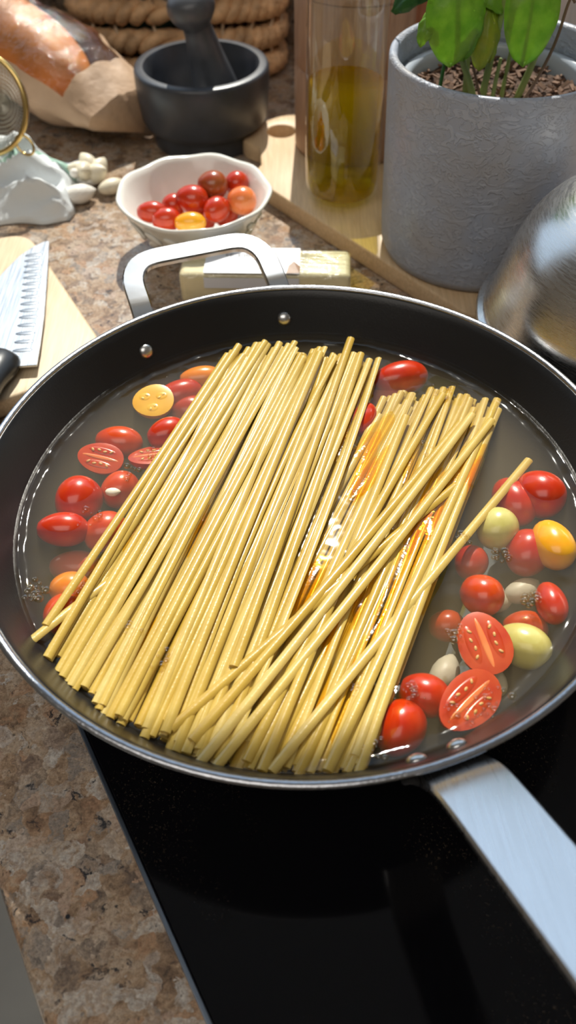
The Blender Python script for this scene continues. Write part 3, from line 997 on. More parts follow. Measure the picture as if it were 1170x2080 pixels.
half_tomato((-0.0798, 0.0829, 0.0492), 0.0113, 0.0105, 10, math.radians(14), 'yellow cherry tomato half floating cut side up', GP, True)
half_tomato((-0.1029, 0.0400, 0.0482), 0.0122, 0.0086, -15, math.radians(18), 'pinkish red cherry tomato half with its cut side up in the left cluster', GP)
half_tomato((-0.0767, 0.0427, 0.0470), 0.0125, 0.0080, 13, math.radians(-10), 'dark cherry tomato half under bubbles beside the left spaghetti bundle', GP)
half_tomato((0.0750, -0.0755, 0.0494), 0.0145, 0.0113, -77, math.radians(10), 'red cherry tomato half showing its seeds below the bright orange-red one', GP, False, math.radians(-4))
half_tomato((0.0651, -0.1020, 0.0484), 0.0165, 0.0102, 43, math.radians(8), 'long red cherry tomato half lying cut side up near the long handle', GP, False, math.radians(10))

def clove_fn(v):
    k = 1 - 0.45 * max(0, v.x) ** 2
    return Vector((v.x * 1.0, v.y * k + 0.15 * v.x * v.x, v.z * k))
def clove(loc, a, b, ang, label, group, mat='garlic', tilt=0.0):
    o = obj('garlic_clove', xf(sphere(a, b, b * 0.9, 16, 10, clove_fn), RZ(math.radians(ang)) @ RY(tilt)), M[mat])
    o.location = loc
    return tag(o, label, 'garlic', group)
for x, y, z, a, lab in ((0.0604, -0.0790, 0.0290, 0.0105, 'pale garlic clove sunk between the spaghetti edge and seedy tomato half'),
                        (0.1025, -0.0360, 0.0300, 0.0100, 'blurred garlic clove sunk below the yellow tomato on the right'),
                        (0.0800, -0.0840, 0.0320, 0.0085, 'pale garlic clove sunk below the larger green tomato'),
                        (0.0900, -0.0400, 0.0270, 0.0090, 'garlic clove sunk right of the bright orange-red tomato')):
    clove((x, y, z + DZ), a, a * 0.6, random.uniform(0, 180), lab, 'garlic cloves in the broth')
single('garlic_piece', xf(sphere(0.004, 0.0025, 0.002, 10, 8, clove_fn), T(-0.0927, 0.0130, 0.0510)), M['garlic'], 'tiny pale garlic bit on the sunken tomato at left', 'garlic')

# ------------------------------------------------------------------ steel pot with dome lid
SPX, SPY = 0.202, 0.1385
sp = thing('steel_pot', 'low steel pot under the dome lid on the next burner', 'pot', (SPX, SPY, 0.0046))
obj('body', xf(lathe([(0, 0.0046), (0.084, 0.0046), (0.088, 0.009), (0.0895, 0.051), (0.0915, 0.0525), (0.0895, 0.0535), (0.087, 0.052), (0.0855, 0.011), (0, 0.008)], 64), T(SPX, SPY, 0)), M['lid'], parent=sp)
ld = thing('dome_lid', 'worn brushed steel dome lid beside the grey plant pot', 'lid', (SPX, SPY, 0.054))
dome = smooth_prof([(0.0925, 0.0590), (0.0895, 0.0700), (0.0855, 0.0850), (0.0785, 0.1050), (0.0660, 0.1210), (0.0480, 0.1310), (0.0250, 0.1365), (0.0, 0.1385)], 5)
obj('dome', xf(lathe([(0.084, 0.0545), (0.0960, 0.0540), (0.0972, 0.0552), (0.0962, 0.0566), (0.0940, 0.0572)] + dome, 96), T(SPX, SPY, 0)), M['lid'], parent=ld)
obj('knob', xf(lathe([(0.0, 0.1375), (0.006, 0.1380), (0.006, 0.146), (0.014, 0.149), (0.015, 0.154), (0.010, 0.158), (0, 0.159)], 32), T(SPX, SPY, 0)), M['black_plastic'], parent=ld)

# ------------------------------------------------------------------ chopping board and knife at the left
c1 = Vector((-0.203, 0.3215))
bo = [c1, c1 - E2 * 0.26, c1 - E2 * 0.26 + E1 * 0.183, c1 + E1 * 0.183]
bo = rounded([tuple(v) for v in bo], 0.022, 8)
single('chopping_board', prism(bo, 0.0004, 0.0142), M['board'], 'pale wooden chopping board under the knife, stained by tomato juice', 'board', bevel=0.0022, bseg=3, angle=45)

kn = thing('santoku_knife', 'santoku knife with a dimpled steel blade lying on the pale board', 'knife', (-0.185, 0.20, 0.0145))
blade = [(-0.1623, 0.1513), (-0.1639, 0.1722), (-0.1671, 0.2040), (-0.1733, 0.2505), (-0.1790, 0.2900), (-0.1800, 0.2955), (-0.1835, 0.2945), (-0.1900, 0.2880), (-0.1976, 0.2762), (-0.2055, 0.2540), (-0.2115, 0.2250), (-0.2140, 0.1950), (-0.2130, 0.1600), (-0.1990, 0.1500), (-0.1760, 0.1500)]
bl = obj('blade', prism(blade, 0.0188, 0.0204), M['blade'], parent=kn, smooth=False, bevel=0.0003)
edge = [Vector((-0.1623, 0.1513)), Vector((-0.1671, 0.2040)), Vector((-0.1733, 0.2505)), Vector((-0.1795, 0.2930))]
def on_edge(t):
    t *= 3; i = min(2, int(t)); f = t - i
    return edge[i] * (1 - f) + edge[i + 1] * f, (edge[i + 1] - edge[i]).normalized()
for k in range(15):
    p, d = on_edge(0.10 + k * 0.056)
    nrm = Vector((-d.y, d.x))
    q = p + nrm * 0.0105
    g = xf(sphere(0.0062, 0.0021, 0.00035, 16, 6), T(q.x, q.y, 0.0204) @ RZ(math.atan2(nrm.y, nrm.x)))
    obj('hollow', g, M['hollow'], parent=bl)
hp = smooth_prof([(-0.1860, 0.1580, 0.0205), (-0.1880, 0.1460, 0.0215), (-0.1905, 0.1250, 0.0235), (-0.1900, 0.0900, 0.0250), (-0.1870, 0.0500, 0.0255), (-0.1840, 0.0280, 0.0255)], 4)
hr = [0.0125 + 0.0022 * math.exp(-((i - 3) / 3) ** 2) for i in range(len(hp))]
obj('handle', tube(hp, hr, 16, 0.62), M['black_plastic'], parent=kn)

# ------------------------------------------------------------------ cheese
ch = thing('cheese_wedge', 'block of pale hard cheese in cling film behind the loop handle', 'cheese', (-0.0205, 0.2570, 0))
CM = T(-0.0205, 0.2570, 0) @ RZ(math.radians(-2.5))
obj('block', xf(boxg(-0.0595, 0.0595, -0.0170, 0.0165, 0.0006, 0.0250), CM), M['cheese'], parent=ch, bevel=0.004, bseg=3)
obj('plastic_wrap', xf(boxg(-0.0603, 0.0603, -0.0178, 0.0173, 0.0002, 0.0258), CM), M['wrap'], parent=ch, bevel=0.0042, bseg=3)
lb_ = obj('paper_label', xf(join(boxg(-0.0420, 0.0240, -0.0170, 0.0150, 0.0259, 0.0263), boxg(-0.0420, 0.0240, -0.0185, -0.0180, 0.0150, 0.0230)), CM), M['label'], parent=ch, smooth=False)
lb_['label'] = 'white price label with barcode and small print'
rb = random.Random(2)
bars = []
x = -0.028
while x < 0.006:
    w = rb.choice((0.00035, 0.0006, 0.0009))
    bars.append(boxg(x, x + w, 0.0030, 0.0075, 0.0263, 0.0264)); x += w + rb.choice((0.0004, 0.0006, 0.0009))
x = 0.0125
while x < 0.0215:
    w = rb.choice((0.00035, 0.0006)); bars.append(boxg(x, x + w, 0.0010, 0.0040, 0.0263, 0.0264)); x += w + 0.0005
obj('barcode', xf(join(*bars), CM), M['ink'], parent=lb_, smooth=False)
ln = []
for row, (x0, x1) in enumerate(((-0.021, 0.010), (-0.016, 0.008), (-0.017, 0.012), (-0.018, 0.012))):
    x = x0
    while x < x1:
        w = rb.uniform(0.0007, 0.0014)
        if rb.random() > 0.16:
            ln.append(boxg(x, x + w, -0.0014 - row * 0.0036, 0.0000 - row * 0.0036, 0.0263, 0.0264))
        x += w + 0.0003
obj('small_print', xf(join(*ln), CM), M['ink_grey'], parent=lb_, smooth=False)
obj('brown_tab', xf(([(0.0150, -0.0170, 0.0265), (0.0240, -0.0165, 0.0265), (0.0245, -0.0090, 0.0270), (0.0200, -0.0060, 0.0290), (0.0165, -0.0100, 0.0280),
     (0.0150, -0.0170, 0.0259), (0.0240, -0.0165, 0.0259), (0.0245, -0.0090, 0.0259), (0.0200, -0.0060, 0.0259), (0.0165, -0.0100, 0.0259)],
     [(0, 1, 2, 3, 4), (9, 8, 7, 6, 5), (0, 5, 6, 1), (1, 6, 7, 2), (2, 7, 8, 3), (3, 8, 9, 4), (4, 9, 5, 0)]), CM), M['rind'], parent=lb_, smooth=False)

# ------------------------------------------------------------------ ceramic bowl with tomatoes
BX, BY = -0.0733, 0.3235
bw = thing('ceramic_bowl', 'cream scalloped ceramic bowl holding cherry tomatoes', 'bowl', (BX, BY, 0))
def scallop(r, z, a):
    t = max(0, min(1, z / 0.042))
    return r * (1 + 0.010 * t * math.cos(9 * a) + 0.010 * t * math.cos(4 * a + 1)), z + 0.0006 * t * math.cos(9 * a + 0.6)
bprof = [(0, 0.0006), (0.030, 0.0006), (0.0335, 0.002), (0.0385, 0.010), (0.0440, 0.021), (0.0500, 0.032), (0.0560, 0.0405), (0.0572, 0.0425), (0.0560, 0.0438), (0.0540, 0.0428), (0.0515, 0.0395), (0.0455, 0.028), (0.0390, 0.016), (0.0300, 0.0075), (0, 0.0055)]
obj('body', xf(lathe(bprof, 90, scallop), T(BX, BY, 0)), M['ceramic'], parent=bw)
for i in range(9):
    a = math.radians(-90 - 76 + i * 19)
    for s in (-1, 1):
        z = 0.0235 + 0.004 * s
        r = 0.0465 + 0.0022 * s
        q = T(BX + r * math.cos(a + 0.05 * s), BY + r * math.sin(a + 0.05 * s), z) @ RZ(a + PI / 2) @ RX(math.radians(28)) @ RY(math.radians(38 * s))
        obj('relief_leaf', xf(sphere(0.0078, 0.0016, 0.0034, 12, 8), q), M['ceramic'], parent=bw)
GB = 'cherry tomatoes in the cream bowl'
BT = [(-0.0605, 0.3370, 0.0400, 0.0118, 0.0105, 0, 'brown', 'brownish red cherry tomato on top of the pile in the bowl'),
      (-0.0425, 0.3480, 0.0350, 0.0090, 0.0092, 90, 'red', 'red cherry tomato at the back of the bowl behind the brownish one'),
      (-0.0755, 0.3245, 0.0355, 0.0129, 0.0105, -10, 'red', 'big shiny red cherry tomato in the middle of the bowl'),
      (-0.0900, 0.3260, 0.0300, 0.0090, 0.0088, 0, 'red', 'red cherry tomato mostly hidden left of the big middle one'),
      (-0.0570, 0.3125, 0.0335, 0.0112, 0.0092, 55, 'red', 'upright oval red cherry tomato beside the pale orange one'),
      (-0.0385, 0.3225, 0.0350, 0.0113, 0.0103, 0, 'peach', 'pale orange cherry tomato at the right side of the bowl'),
      (-0.1045, 0.3130, 0.0320, 0.0118, 0.0080, -5, 'red', 'red oval cherry tomato furthest left in the bowl'),
      (-0.0935, 0.3060, 0.0300, 0.0112, 0.0085, 5, 'red', 'red cherry tomato left of the yellow one at the bowl front'),
      (-0.0755, 0.2990, 0.0310, 0.0118, 0.0078, 0, 'yellow', 'yellow-orange cherry tomato at the near rim of the bowl'),
      (-0.0700, 0.3260, 0.0185, 0.0110, 0.0100, 20, 'red', 'red cherry tomato at the bottom of the pile in the bowl'),
      (-0.0520, 0.3330, 0.0190, 0.0110, 0.0100, 80, 'red', 'red cherry tomato under the brownish one in the bowl')]
for x, y, z, a, b, ang, m, lab in BT:
    whole_tomato((x, y, z), a, b, ang, m, lab, GB)

# ------------------------------------------------------------------ mortar and pestle
MX, MY = -0.0760, 0.5000
single('stone_mortar', xf(lathe([(0, 0.0006), (0.0455, 0.0006), (0.0465, 0.003), (0.0470, 0.0155), (0.0530, 0.0190), (0.0555, 0.0240), (0.0578, 0.0480), (0.0580, 0.0620), (0.0570, 0.0645), (0.0555, 0.0652), (0.0500, 0.0652), (0.0490, 0.0640), (0.0460, 0.0500), (0.0400, 0.0340), (0.0260, 0.0240), (0, 0.0210)], 96), T(MX, MY, 0)), M['stone'], 'dark grey stone mortar standing behind the bowl of tomatoes', 'mortar', angle=50)
pb, pt = Vector((MX + 0.013, MY + 0.006, 0.0330)), Vector((MX - 0.0065, MY - 0.010, 0.1240))
ax = (pt - pb)
q = ax.to_track_quat('Z', 'Y').to_matrix().to_4x4()
L = ax.length
pp = smooth_prof([(0, -0.006), (0.014, -0.003), (0.0195, 0.006), (0.0185, 0.018), (0.0155, 0.036), (0.0130, 0.055), (0.0120, 0.066), (0.0150, 0.0705), (0.0190, 0.077), (0.0195, 0.084), (0.0170, 0.090), (0.010, 0.0945), (0, 0.096)], 4)
single('stone_pestle', xf(lathe(pp, 40), T(*pb) @ q), M['stone_light'], 'dark grey stone pestle with a round knob leaning in the mortar', 'pestle')

# ------------------------------------------------------------------ paddle board, bottle, wooden canister
PL = Vector((0.610, -0.792)); PW = Vector((0.792, 0.610))
def pw(l, w):
    v = PL * l + PW * w
    return (v.x, v.y)
ol = []
W0, W1, WM = 0.2165, 0.3565, 0.2865
body = rounded([pw(-0.084, W0), pw(-0.084, W1), pw(-0.350, W1), pw(-0.350, W0)], [0.014, 0.014, 0.03, 0.03], 8)
# outline: body corners, then neck and handle tongue inserted on the far end
corner = lambda cl, cw, r, a0, a1, k=8: [pw(cl + r * math.cos(math.radians(a0 + (a1 - a0) * i / k)), cw + r * math.sin(math.radians(a0 + (a1 - a0) * i / k))) for i in range(k + 1)]
ol += corner(-0.098, W0 + 0.014, 0.014, -90, 0)
ol += corner(-0.098, W1 - 0.014, 0.014, 0, 90)
ol += corner(-0.320, W1 - 0.030, 0.030, 90, 160)
ol += corner(-0.3860, WM + 0.012, 0.0250, 60, 180)
ol += corner(-0.3860, WM - 0.012, 0.0250, 180, 300)
ol += corner(-0.320, W0 + 0.030, 0.030, 200, 270)
hole = corner(-0.386, WM, 0.0125, 0, 360, 24)[:-1]
def prism_hole(outer, inner, z0, z1):
    bm = bmesh.new()
    def loop(pts):
        vs = [bm.verts.new((x, y, z1)) for x, y in pts]
        return vs, [bm.edges.new((vs[i], vs[(i + 1) % len(vs)])) for i in range(len(vs))]
    _, e1 = loop(outer); _, e2 = loop(inner)
    bmesh.ops.triangle_fill(bm, use_beauty=True, use_dissolve=False, edges=e1 + e2)
    r = bmesh.ops.extrude_face_region(bm, geom=list(bm.faces))
    for v in [g for g in r['geom'] if isinstance(g, bmesh.types.BMVert)]:
        v.co.z = z0
    bm.verts.index_update()
    g = [tuple(v.co) for v in bm.verts], [tuple(v.index for v in f.verts) for f in bm.faces]
    bm.free()
    return g
single('paddle_board', prism_hole(ol, hole, 0.0004, 0.0150), M['paddle'], 'light wooden paddle board with a hanging hole under the oil bottle and pot', 'board', bevel=0.0015, bseg=2, angle=45)

OX, OY = 0.0385, 0.3635
bt = thing('oil_bottle', 'clear glass bottle half full of yellow olive oil', 'bottle', (OX, OY, 0.0150))
BZ = 0.0153
outer = [(0, BZ), (0.0225, BZ), (0.0262, BZ + 0.0022), (0.0282, BZ + 0.0075), (0.0286, BZ + 0.016), (0.0286, 0.195), (0.026, 0.210), (0.0150, 0.226), (0.0120, 0.236), (0.0120, 0.262), (0.0135, 0.264), (0.0135, 0.269)]
inner = [(0.0105, 0.269), (0.0105, 0.236), (0.0135, 0.226), (0.0245, 0.209), (0.0270, 0.194), (0.0270, BZ + 0.016), (0.0255, BZ + 0.008), (0.020, BZ + 0.0045), (0, BZ + 0.0075)]
obj('glass', xf(lathe(outer + inner, 72), T(OX, OY, 0)), M['glass'], parent=bt)
obj('oil', xf(lathe([(0, BZ + 0.0077), (0.0198, BZ + 0.0047), (0.0253, BZ + 0.0082), (0.0268, BZ + 0.0162), (0.0268, 0.1036), (0.0258, 0.1030), (0, 0.1030)], 72), T(OX, OY, 0)), M['oil'], parent=bt)

WXc, WYc = 0.0500, 0.4550
wc = thing('wooden_canister', 'brown wooden cylinder with a groove standing behind the oil bottle', 'canister', (WXc, WYc, 0.0150))
obj('body', xf(lathe([(0, 0.0153), (0.044, 0.0153), (0.0465, 0.018), (0.0470, 0.081), (0.0455, 0.083), (0.0470, 0.085), (0.0470, 0.1345), (0.046, 0.1360), (0, 0.1365)], 64), T(WXc, WYc, 0)), M['mill'], parent=wc, angle=40)
obj('lid', xf(lathe([(0, 0.1362), (0.0470, 0.1366), (0.0472, 0.1410), (0.046, 0.1425), (0, 0.1430)], 64), T(WXc, WYc, 0)), M['mill'], parent=wc, angle=40)
single('upright_board', xf(boxg(-0.075, 0.075, -0.009, 0.009, 0.0006, 0.30), T(0.152, 0.555, 0) @ RZ(math.radians(-8)) @ RX(math.radians(-0.5))), M['redwood'], 'reddish wooden board standing upright behind the plant pot', 'board', bevel=0.004, bseg=3, angle=45)

# ------------------------------------------------------------------ plant pot and basil
PX, PY = 0.1300, 0.2910
pz = 0.0153
pot = thing('plant_pot', 'grey embossed ceramic plant pot holding basil', 'pot', (PX, PY, 0.0150))
obj('body', xf(lathe([(0, pz), (0.058, pz), (0.0635, pz + 0.002), (0.0662, pz + 0.008), (0.0672, 0.04), (0.0690, 0.10), (0.0702, 0.145), (0.0698, 0.1475), (0.0685, 0.1485), (0.0660, 0.1480), (0.0648, 0.146), (0.0640, 0.13), (0.0615, 0.03), (0, 0.024)], 96), T(PX, PY, 0)), M['pot'], parent=pot)
obj('inner_pot', xf(lathe([(0.040, 0.03), (0.0530, 0.03), (0.0590, 0.1290), (0.0618, 0.1300), (0.0622, 0.1318), (0.0600, 0.1330), (0.0570, 0.1320), (0.0560, 0.1285), (0.050, 0.034), (0.040, 0.034)], 80), T(PX, PY, 0)), M['plastic_pot'], parent=pot)
def soil_geo():
    V, F = lathe([(0, 0.122)] + [(0.0565 * i / 14, 0.122) for i in range(1, 15)] + [(0.054, 0.095), (0, 0.095)], 64)
    V = [(x + PX, y + PY, z + (0.0045 * noise.noise(Vector((x * 130, y * 130, 1))) + 0.002 * noise.noise(Vector((x * 400, y * 400, 5))) if z > 0.11 else 0)) for x, y, z in V]
    return V, F
so = obj('potting_soil', soil_geo(), M['soil'])
tag(so, 'dark brown potting soil in the grey pot', 'soil', kind='stuff')
rr = random.Random(9)
gs = []
for i in range(420):
    a, d = rr.uniform(0, 2 * PI), 0.054 * math.sqrt(rr.random())
    s = rr.uniform(0.0012, 0.0034)
    gs.append(xf(boxg(-s, s, -s * 0.35, s * 0.35, -s * 0.2, s * 0.2), T(PX + d * math.cos(a), PY + d * math.sin(a), 0.1235 + rr.uniform(0, 0.002)) @ RZ(rr.uniform(0, 6.3)) @ RX(rr.uniform(-0.7, 0.7)) @ RY(rr.uniform(-0.5, 0.5))))
ck_ = obj('bark_chips', join(*gs), M['chip'], smooth=False)
tag(ck_, 'brown bark chips strewn over the potting soil', 'bark', kind='stuff')

def leaf_geo(base, tip, width, normal, sag=0.0, cup=0.25, curl=0.0):
    base, tip, nrm = Vector(base), Vector(tip), Vector(normal).normalized()
    d = tip - base
    L = d.length
    s = d.cross(nrm).normalized()
    nrm = s.cross(d).normalized()
    V, F = [], []
    nu, nv = 14, 8
    for i in range(nu + 1):
        t = i / nu
        w = width * max(0.0, 1 - (2 * t - 1) ** 2) ** 0.55 * (0.82 + 0.18 * math.sin(PI * t)) + 0.0003
        mid = base + d * t + nrm * (sag * 4 * t * (1 - t) - curl * t * t)
        for j in range(nv + 1):
            v = j / nv * 2 - 1
            h = -cup * w * v * v + 0.0016 * math.sin(t * 22 - abs(v) * 5) * abs(v) * (1 - abs(v) * 0.4) - 0.0012 * math.exp(-(v / 0.12) ** 2)
            V.append(mid + s * (w * v) + nrm * h)
    for i in range(nu):
        for j in range(nv):
            a = i * (nv + 1) + j
            F.append((a, a + 1, a + nv + 2, a + nv + 1))
    # thickness
    n0 = len(V)
    V2 = [v - nrm * 0.0004 for v in V]
    F2 = [tuple(reversed([k + n0 for k in f])) for f in F]
    rim = [j for j in range(nv + 1)] + [i * (nv + 1) + nv for i in range(1, nu + 1)] + [nu * (nv + 1) + j for j in range(nv - 1, -1, -1)] + [i * (nv + 1) for i in range(nu - 1, 0, -1)]
    F3 = [(rim[k], rim[(k + 1) % len(rim)], rim[(k + 1) % len(rim)] + n0, rim[k] + n0) for k in range(len(rim))]
    return V + V2, F + F2 + F3
ba = thing('basil_plant', 'green basil plant with broad drooping leaves growing in the grey pot', 'plant', (PX, PY, 0.123))
LV = [((0.0905, 0.262, 0.2080), (0.0900, 0.2480, 0.1560), 0.0160, (0, -1, 0.25), 0.006, 0.30, 0.0, 'leaf'),
      ((0.1030, 0.268, 0.1950), (0.0985, 0.2540, 0.1570), 0.0085, (0.2, -1, 0.2), 0.004, 0.4, 0.0, 'leaf'),
      ((0.1345, 0.262, 0.2120), (0.1320, 0.2460, 0.1565), 0.0150, (-0.1, -1, 0.3), 0.006, 0.25, 0.0, 'leaf'),
      ((0.0820, 0.262, 0.1840), (0.0712, 0.2500, 0.1680), 0.0050, (-0.3, -0.6, 0.8), 0.004, 0.4, 0.002, 'leaf'),
      ((0.1120, 0.272, 0.1800), (0.1095, 0.2580, 0.1500), 0.0070, (-0.3, -1, 0.2), 0.004, 0.5, 0.0, 'leaf_yellow'),
      ((0.1140, 0.275, 0.1830), (0.1160, 0.2620, 0.1530), 0.0065, (0.4, -1, 0.2), 0.003, 0.4, 0.0, 'leaf_yellow'),
      ((0.1100, 0.292, 0.1860), (0.1130, 0.2860, 0.1500), 0.0110, (0, -1, 0.2), 0.003, 0.2, 0.0, 'leaf_dark'),
      ((0.1180, 0.288, 0.1800), (0.0950, 0.2700, 0.1830), 0.0080, (0, -0.5, 1), 0.006, 0.3, 0.004, 'leaf'),
      ((0.1060, 0.285, 0.1950), (0.1210, 0.2680, 0.1790), 0.0085, (0.2, -0.7, 0.8), 0.004, 0.3, 0.002, 'leaf'),
      ((0.1000, 0.310, 0.1900), (0.0620, 0.3300, 0.1600), 0.0105, (-0.2, -0.6, 0.8), 0.006, 0.25, 0.002, 'leaf_dark'),
      ((0.1050, 0.300, 0.2050), (0.0720, 0.3150, 0.1740), 0.0110, (-0.2, -0.7, 0.7), 0.006, 0.25, 0.0, 'leaf'),
      ((0.1500, 0.280, 0.2100), (0.1750, 0.2800, 0.1950), 0.0120, (0.3, -0.6, 0.8), 0.005, 0.3, 0.003, 'leaf'),
      ((0.1300, 0.300, 0.2200), (0.1350, 0.3300, 0.2150), 0.0140, (0, -0.3, 1), 0.006, 0.3, 0.003, 'leaf'),
      ((0.1250, 0.280, 0.2200), (0.1050, 0.2550, 0.2200), 0.0130, (0, -0.3, 1), 0.006, 0.3, 0.003, 'leaf')]
for b, t, w, n_, sg, cp, cl, m in LV:
    obj('leaf', leaf_geo(b, t, w, n_, sg, cp, cl), M[m], parent=ba)
ST = [([(0.1180, 0.278, 0.121), (0.1195, 0.277, 0.145), (0.1205, 0.272, 0.170), (0.1240, 0.275, 0.225)], 0.0021, 'stem'),
      ([(0.1150, 0.276, 0.121), (0.1080, 0.277, 0.138), (0.1020, 0.278, 0.152), (0.0960, 0.272, 0.185), (0.0910, 0.264, 0.208)], 0.0019, 'stem'),
      ([(0.1420, 0.285, 0.121), (0.1475, 0.281, 0.148), (0.1490, 0.277, 0.175), (0.1480, 0.280, 0.212)], 0.0020, 'stem'),
      ([(0.1240, 0.275, 0.121), (0.1250, 0.276, 0.140), (0.1260, 0.277, 0.150)], 0.0013, 'stem'),
      ([(0.1310, 0.280, 0.121), (0.1320, 0.280, 0.150), (0.1330, 0.268, 0.212)], 0.0013, 'stem'),
      ([(0.1100, 0.290, 0.121), (0.1080, 0.295, 0.160), (0.1040, 0.302, 0.205)], 0.0017, 'stem'),
      ([(0.0900, 0.275, 0.121), (0.0905, 0.272, 0.142), (0.0900, 0.262, 0.160)], 0.0012, 'leaf_dark'),
      ([(0.1320, 0.258, 0.121), (0.1430, 0.260, 0.138), (0.1500, 0.260, 0.157), (0.1530, 0.260, 0.170), (0.1545, 0.260, 0.183), (0.1560, 0.260, 0.188), (0.1585, 0.260, 0.1855)], 0.0010, 'twig'),
      ([(0.1190, 0.272, 0.121), (0.1080, 0.272, 0.150), (0.1010, 0.266, 0.178)], 0.0008, 'twig')]
for pts, r, m in ST:
    path = smooth_prof(pts, 5)
    rad = [r * (1.15 - 0.4 * i / len(path)) for i in range(len(path))]
    obj('twig' if m == 'twig' else 'stem', tube(path, rad, 8), M[m], parent=ba)

# ------------------------------------------------------------------ bread in its bag
A0, A1 = Vector((-0.163, 0.5040, 0.0360)), Vector((-0.332, 0.6420, 0.0720))
axd = (A1 - A0).normalized()
qb = axd.to_track_quat('Z', 'Y').to_matrix().to_4x4()
Lb = (A1 - A0).length
lf = sphere(0.040, 0.036, Lb * 0.48, 32, 24)
lf = ([(x * (1 + 0.06 * noise.noise(Vector((x * 40, y * 40, z * 20)))), y * (1 + 0.06 * noise.noise(Vector((x * 40, y * 40, z * 20 + 5)))), z) for x, y, z in lf[0]], lf[1])
single('bread_loaf', xf(lf, T(*(A0 + axd * (Lb * 0.53 + 0.012))) @ qb), M['crust'], 'orange-brown crusty loaf inside the paper bag', 'bread')
bag = thing('bread_bag', 'crumpled brown paper bread bag with a clear window', 'bag', (A0.x, A0.y, 0))
side = axd.cross(Vector((0, 0, 1))).normalized()
upv = side.cross(axd).normalized()
NB, NA = 30, 48
ring = []
for i in range(NB + 1):
    t = i / NB
    c = A0 + axd * (Lb * (t * 1.06 - 0.10))
    k = min(1.0, 0.30 + 2.6 * t) if t < 0.27 else 1.0
    row = []
    for j in range(NA):
        ph = 2 * PI * j / NA
        nz = 0.0040 * noise.noise(Vector((t * 9, math.cos(ph) * 2.2, math.sin(ph) * 2.2))) + 0.0025 * noise.noise(Vector((t * 20, math.cos(ph) * 5, math.sin(ph) * 5)))
        rs_ = 0.0475 * (0.80 + 0.20 * k) + nz
        ru = 0.0420 * k + nz
        p = c + side * (rs_ * math.sin(ph)) + upv * (ru * math.cos(ph))
        if p.z < 0.0010:
            p.z = 0.0010 + 0.0003 * random.random()
        row.append(p)
    ring.append(row)
def bag_patch(cond):
    V, F, idx = [], [], {}
    def vi(i, j):
        if (i, j) not in idx:
            idx[(i, j)] = len(V); V.append(tuple(ring[i][j]))
        return idx[(i, j)]
    for i in range(NB):
        for j in range(NA):
            k = (j + 1) % NA
            if cond(i, j):
                F.append((vi(i, j), vi(i, k), vi(i + 1, k), vi(i + 1, j)))
    return V, F
def is_win(i, j):
    ph = (j + 0.5) / NA * 360
    if ph > 180: ph -= 360
    return 4 <= i and -66 < ph < 44
paper = obj('paper', bag_patch(lambda i, j: not is_win(i, j)), M['paper'], parent=bag)
film = obj('clear_window', bag_patch(is_win), M['cellophane'], parent=bag)
film['label'] = 'shiny clear window of the bag'
endc = obj('folded_end', ([tuple(p) for p in ring[0]] + [tuple(A0 - axd * (Lb * 0.20) - Vector((0, 0, 0.012)))], [(j, (j + 1) % NA, NA) for j in range(NA)]), M['paper'], parent=bag)

# ------------------------------------------------------------------ woven basket
KX, KY, KRX, KRY = -0.1080, 0.6620, 0.0960, 0.0400
bk = thing('woven_basket', 'brown woven water-hyacinth basket against the granite backsplash', 'basket', (KX, KY, 0))
def sup(a, rx, ry, e=0.62):
    c, s = math.cos(a), math.sin(a)
    return KX + rx * math.copysign(abs(c) ** e, c), KY + ry * math.copysign(abs(s) ** e, s)
for row in range(5):
    z = 0.0130 + row * 0.0265
    fl = 1.0 + 0.012 * row
    n = 170
    turns = 23
    for st in range(2):
        pts, rad = [], []
        for i in range(n):
            a = 2 * PI * i / n
            x, y = sup(a, KRX * fl, KRY * fl)
            dx, dy = (x - KX) / KRX, (y - KY) / KRY
            l = math.hypot(dx, dy); dx, dy = dx / l, dy / l
            ph = turns * a + st * PI + row
            pts.append((x + dx * 0.0056 * math.cos(ph), y + dy * 0.0056 * math.cos(ph), z + 0.0056 * math.sin(ph)))
            rad.append(0.0066 + 0.0012 * noise.noise(Vector((i * 0.3, row, st))))
        obj('braid', tube(pts, rad, 8, closed=True), M['straw'], parent=bk)
for k in range(18):
    a = 2 * PI * (k + 0.3) / 18
    pts = []
    for i in range(14):
        z = 0.008 + i * 0.0092
        x, y = sup(a, KRX * (1.035 + 0.015 * i / 3), KRY * (1.05 + 0.015 * i / 3))
        pts.append((x + 0.002 * math.sin(i * 2.1 + k), y + 0.003 * math.sin(i * 1.36), z))
    obj('tie', tube(pts, 0.0017, 6), M['straw_tie'], parent=bk)
obj('base', xf(lathe([(0, 0.002), (1.0, 0.002), (1.0, 0.008), (0, 0.008)], 40), T(KX, KY, 0) @ SC(KRX * 0.98, KRY * 0.98, 1)), M['straw'], parent=bk)
single('teal_cloth', xf(sphere(0.040, 0.022, 0.045, 24, 16, lambda v: v * (1 + 0.15 * noise.noise(v * 3))), T(KX - 0.044, KY, 0.062)), M['cloth_dark'], 'dark teal cloth bundled inside the woven basket at left', 'cloth')
single('maroon_cloth', xf(sphere(0.034, 0.020, 0.042, 24, 16, lambda v: v * (1 + 0.15 * noise.noise(v * 3 + Vector((4, 0, 0))))), T(KX + 0.052, KY, 0.062)), M['cloth_red'], 'dark maroon cloth bundled inside the woven basket at right', 'cloth')

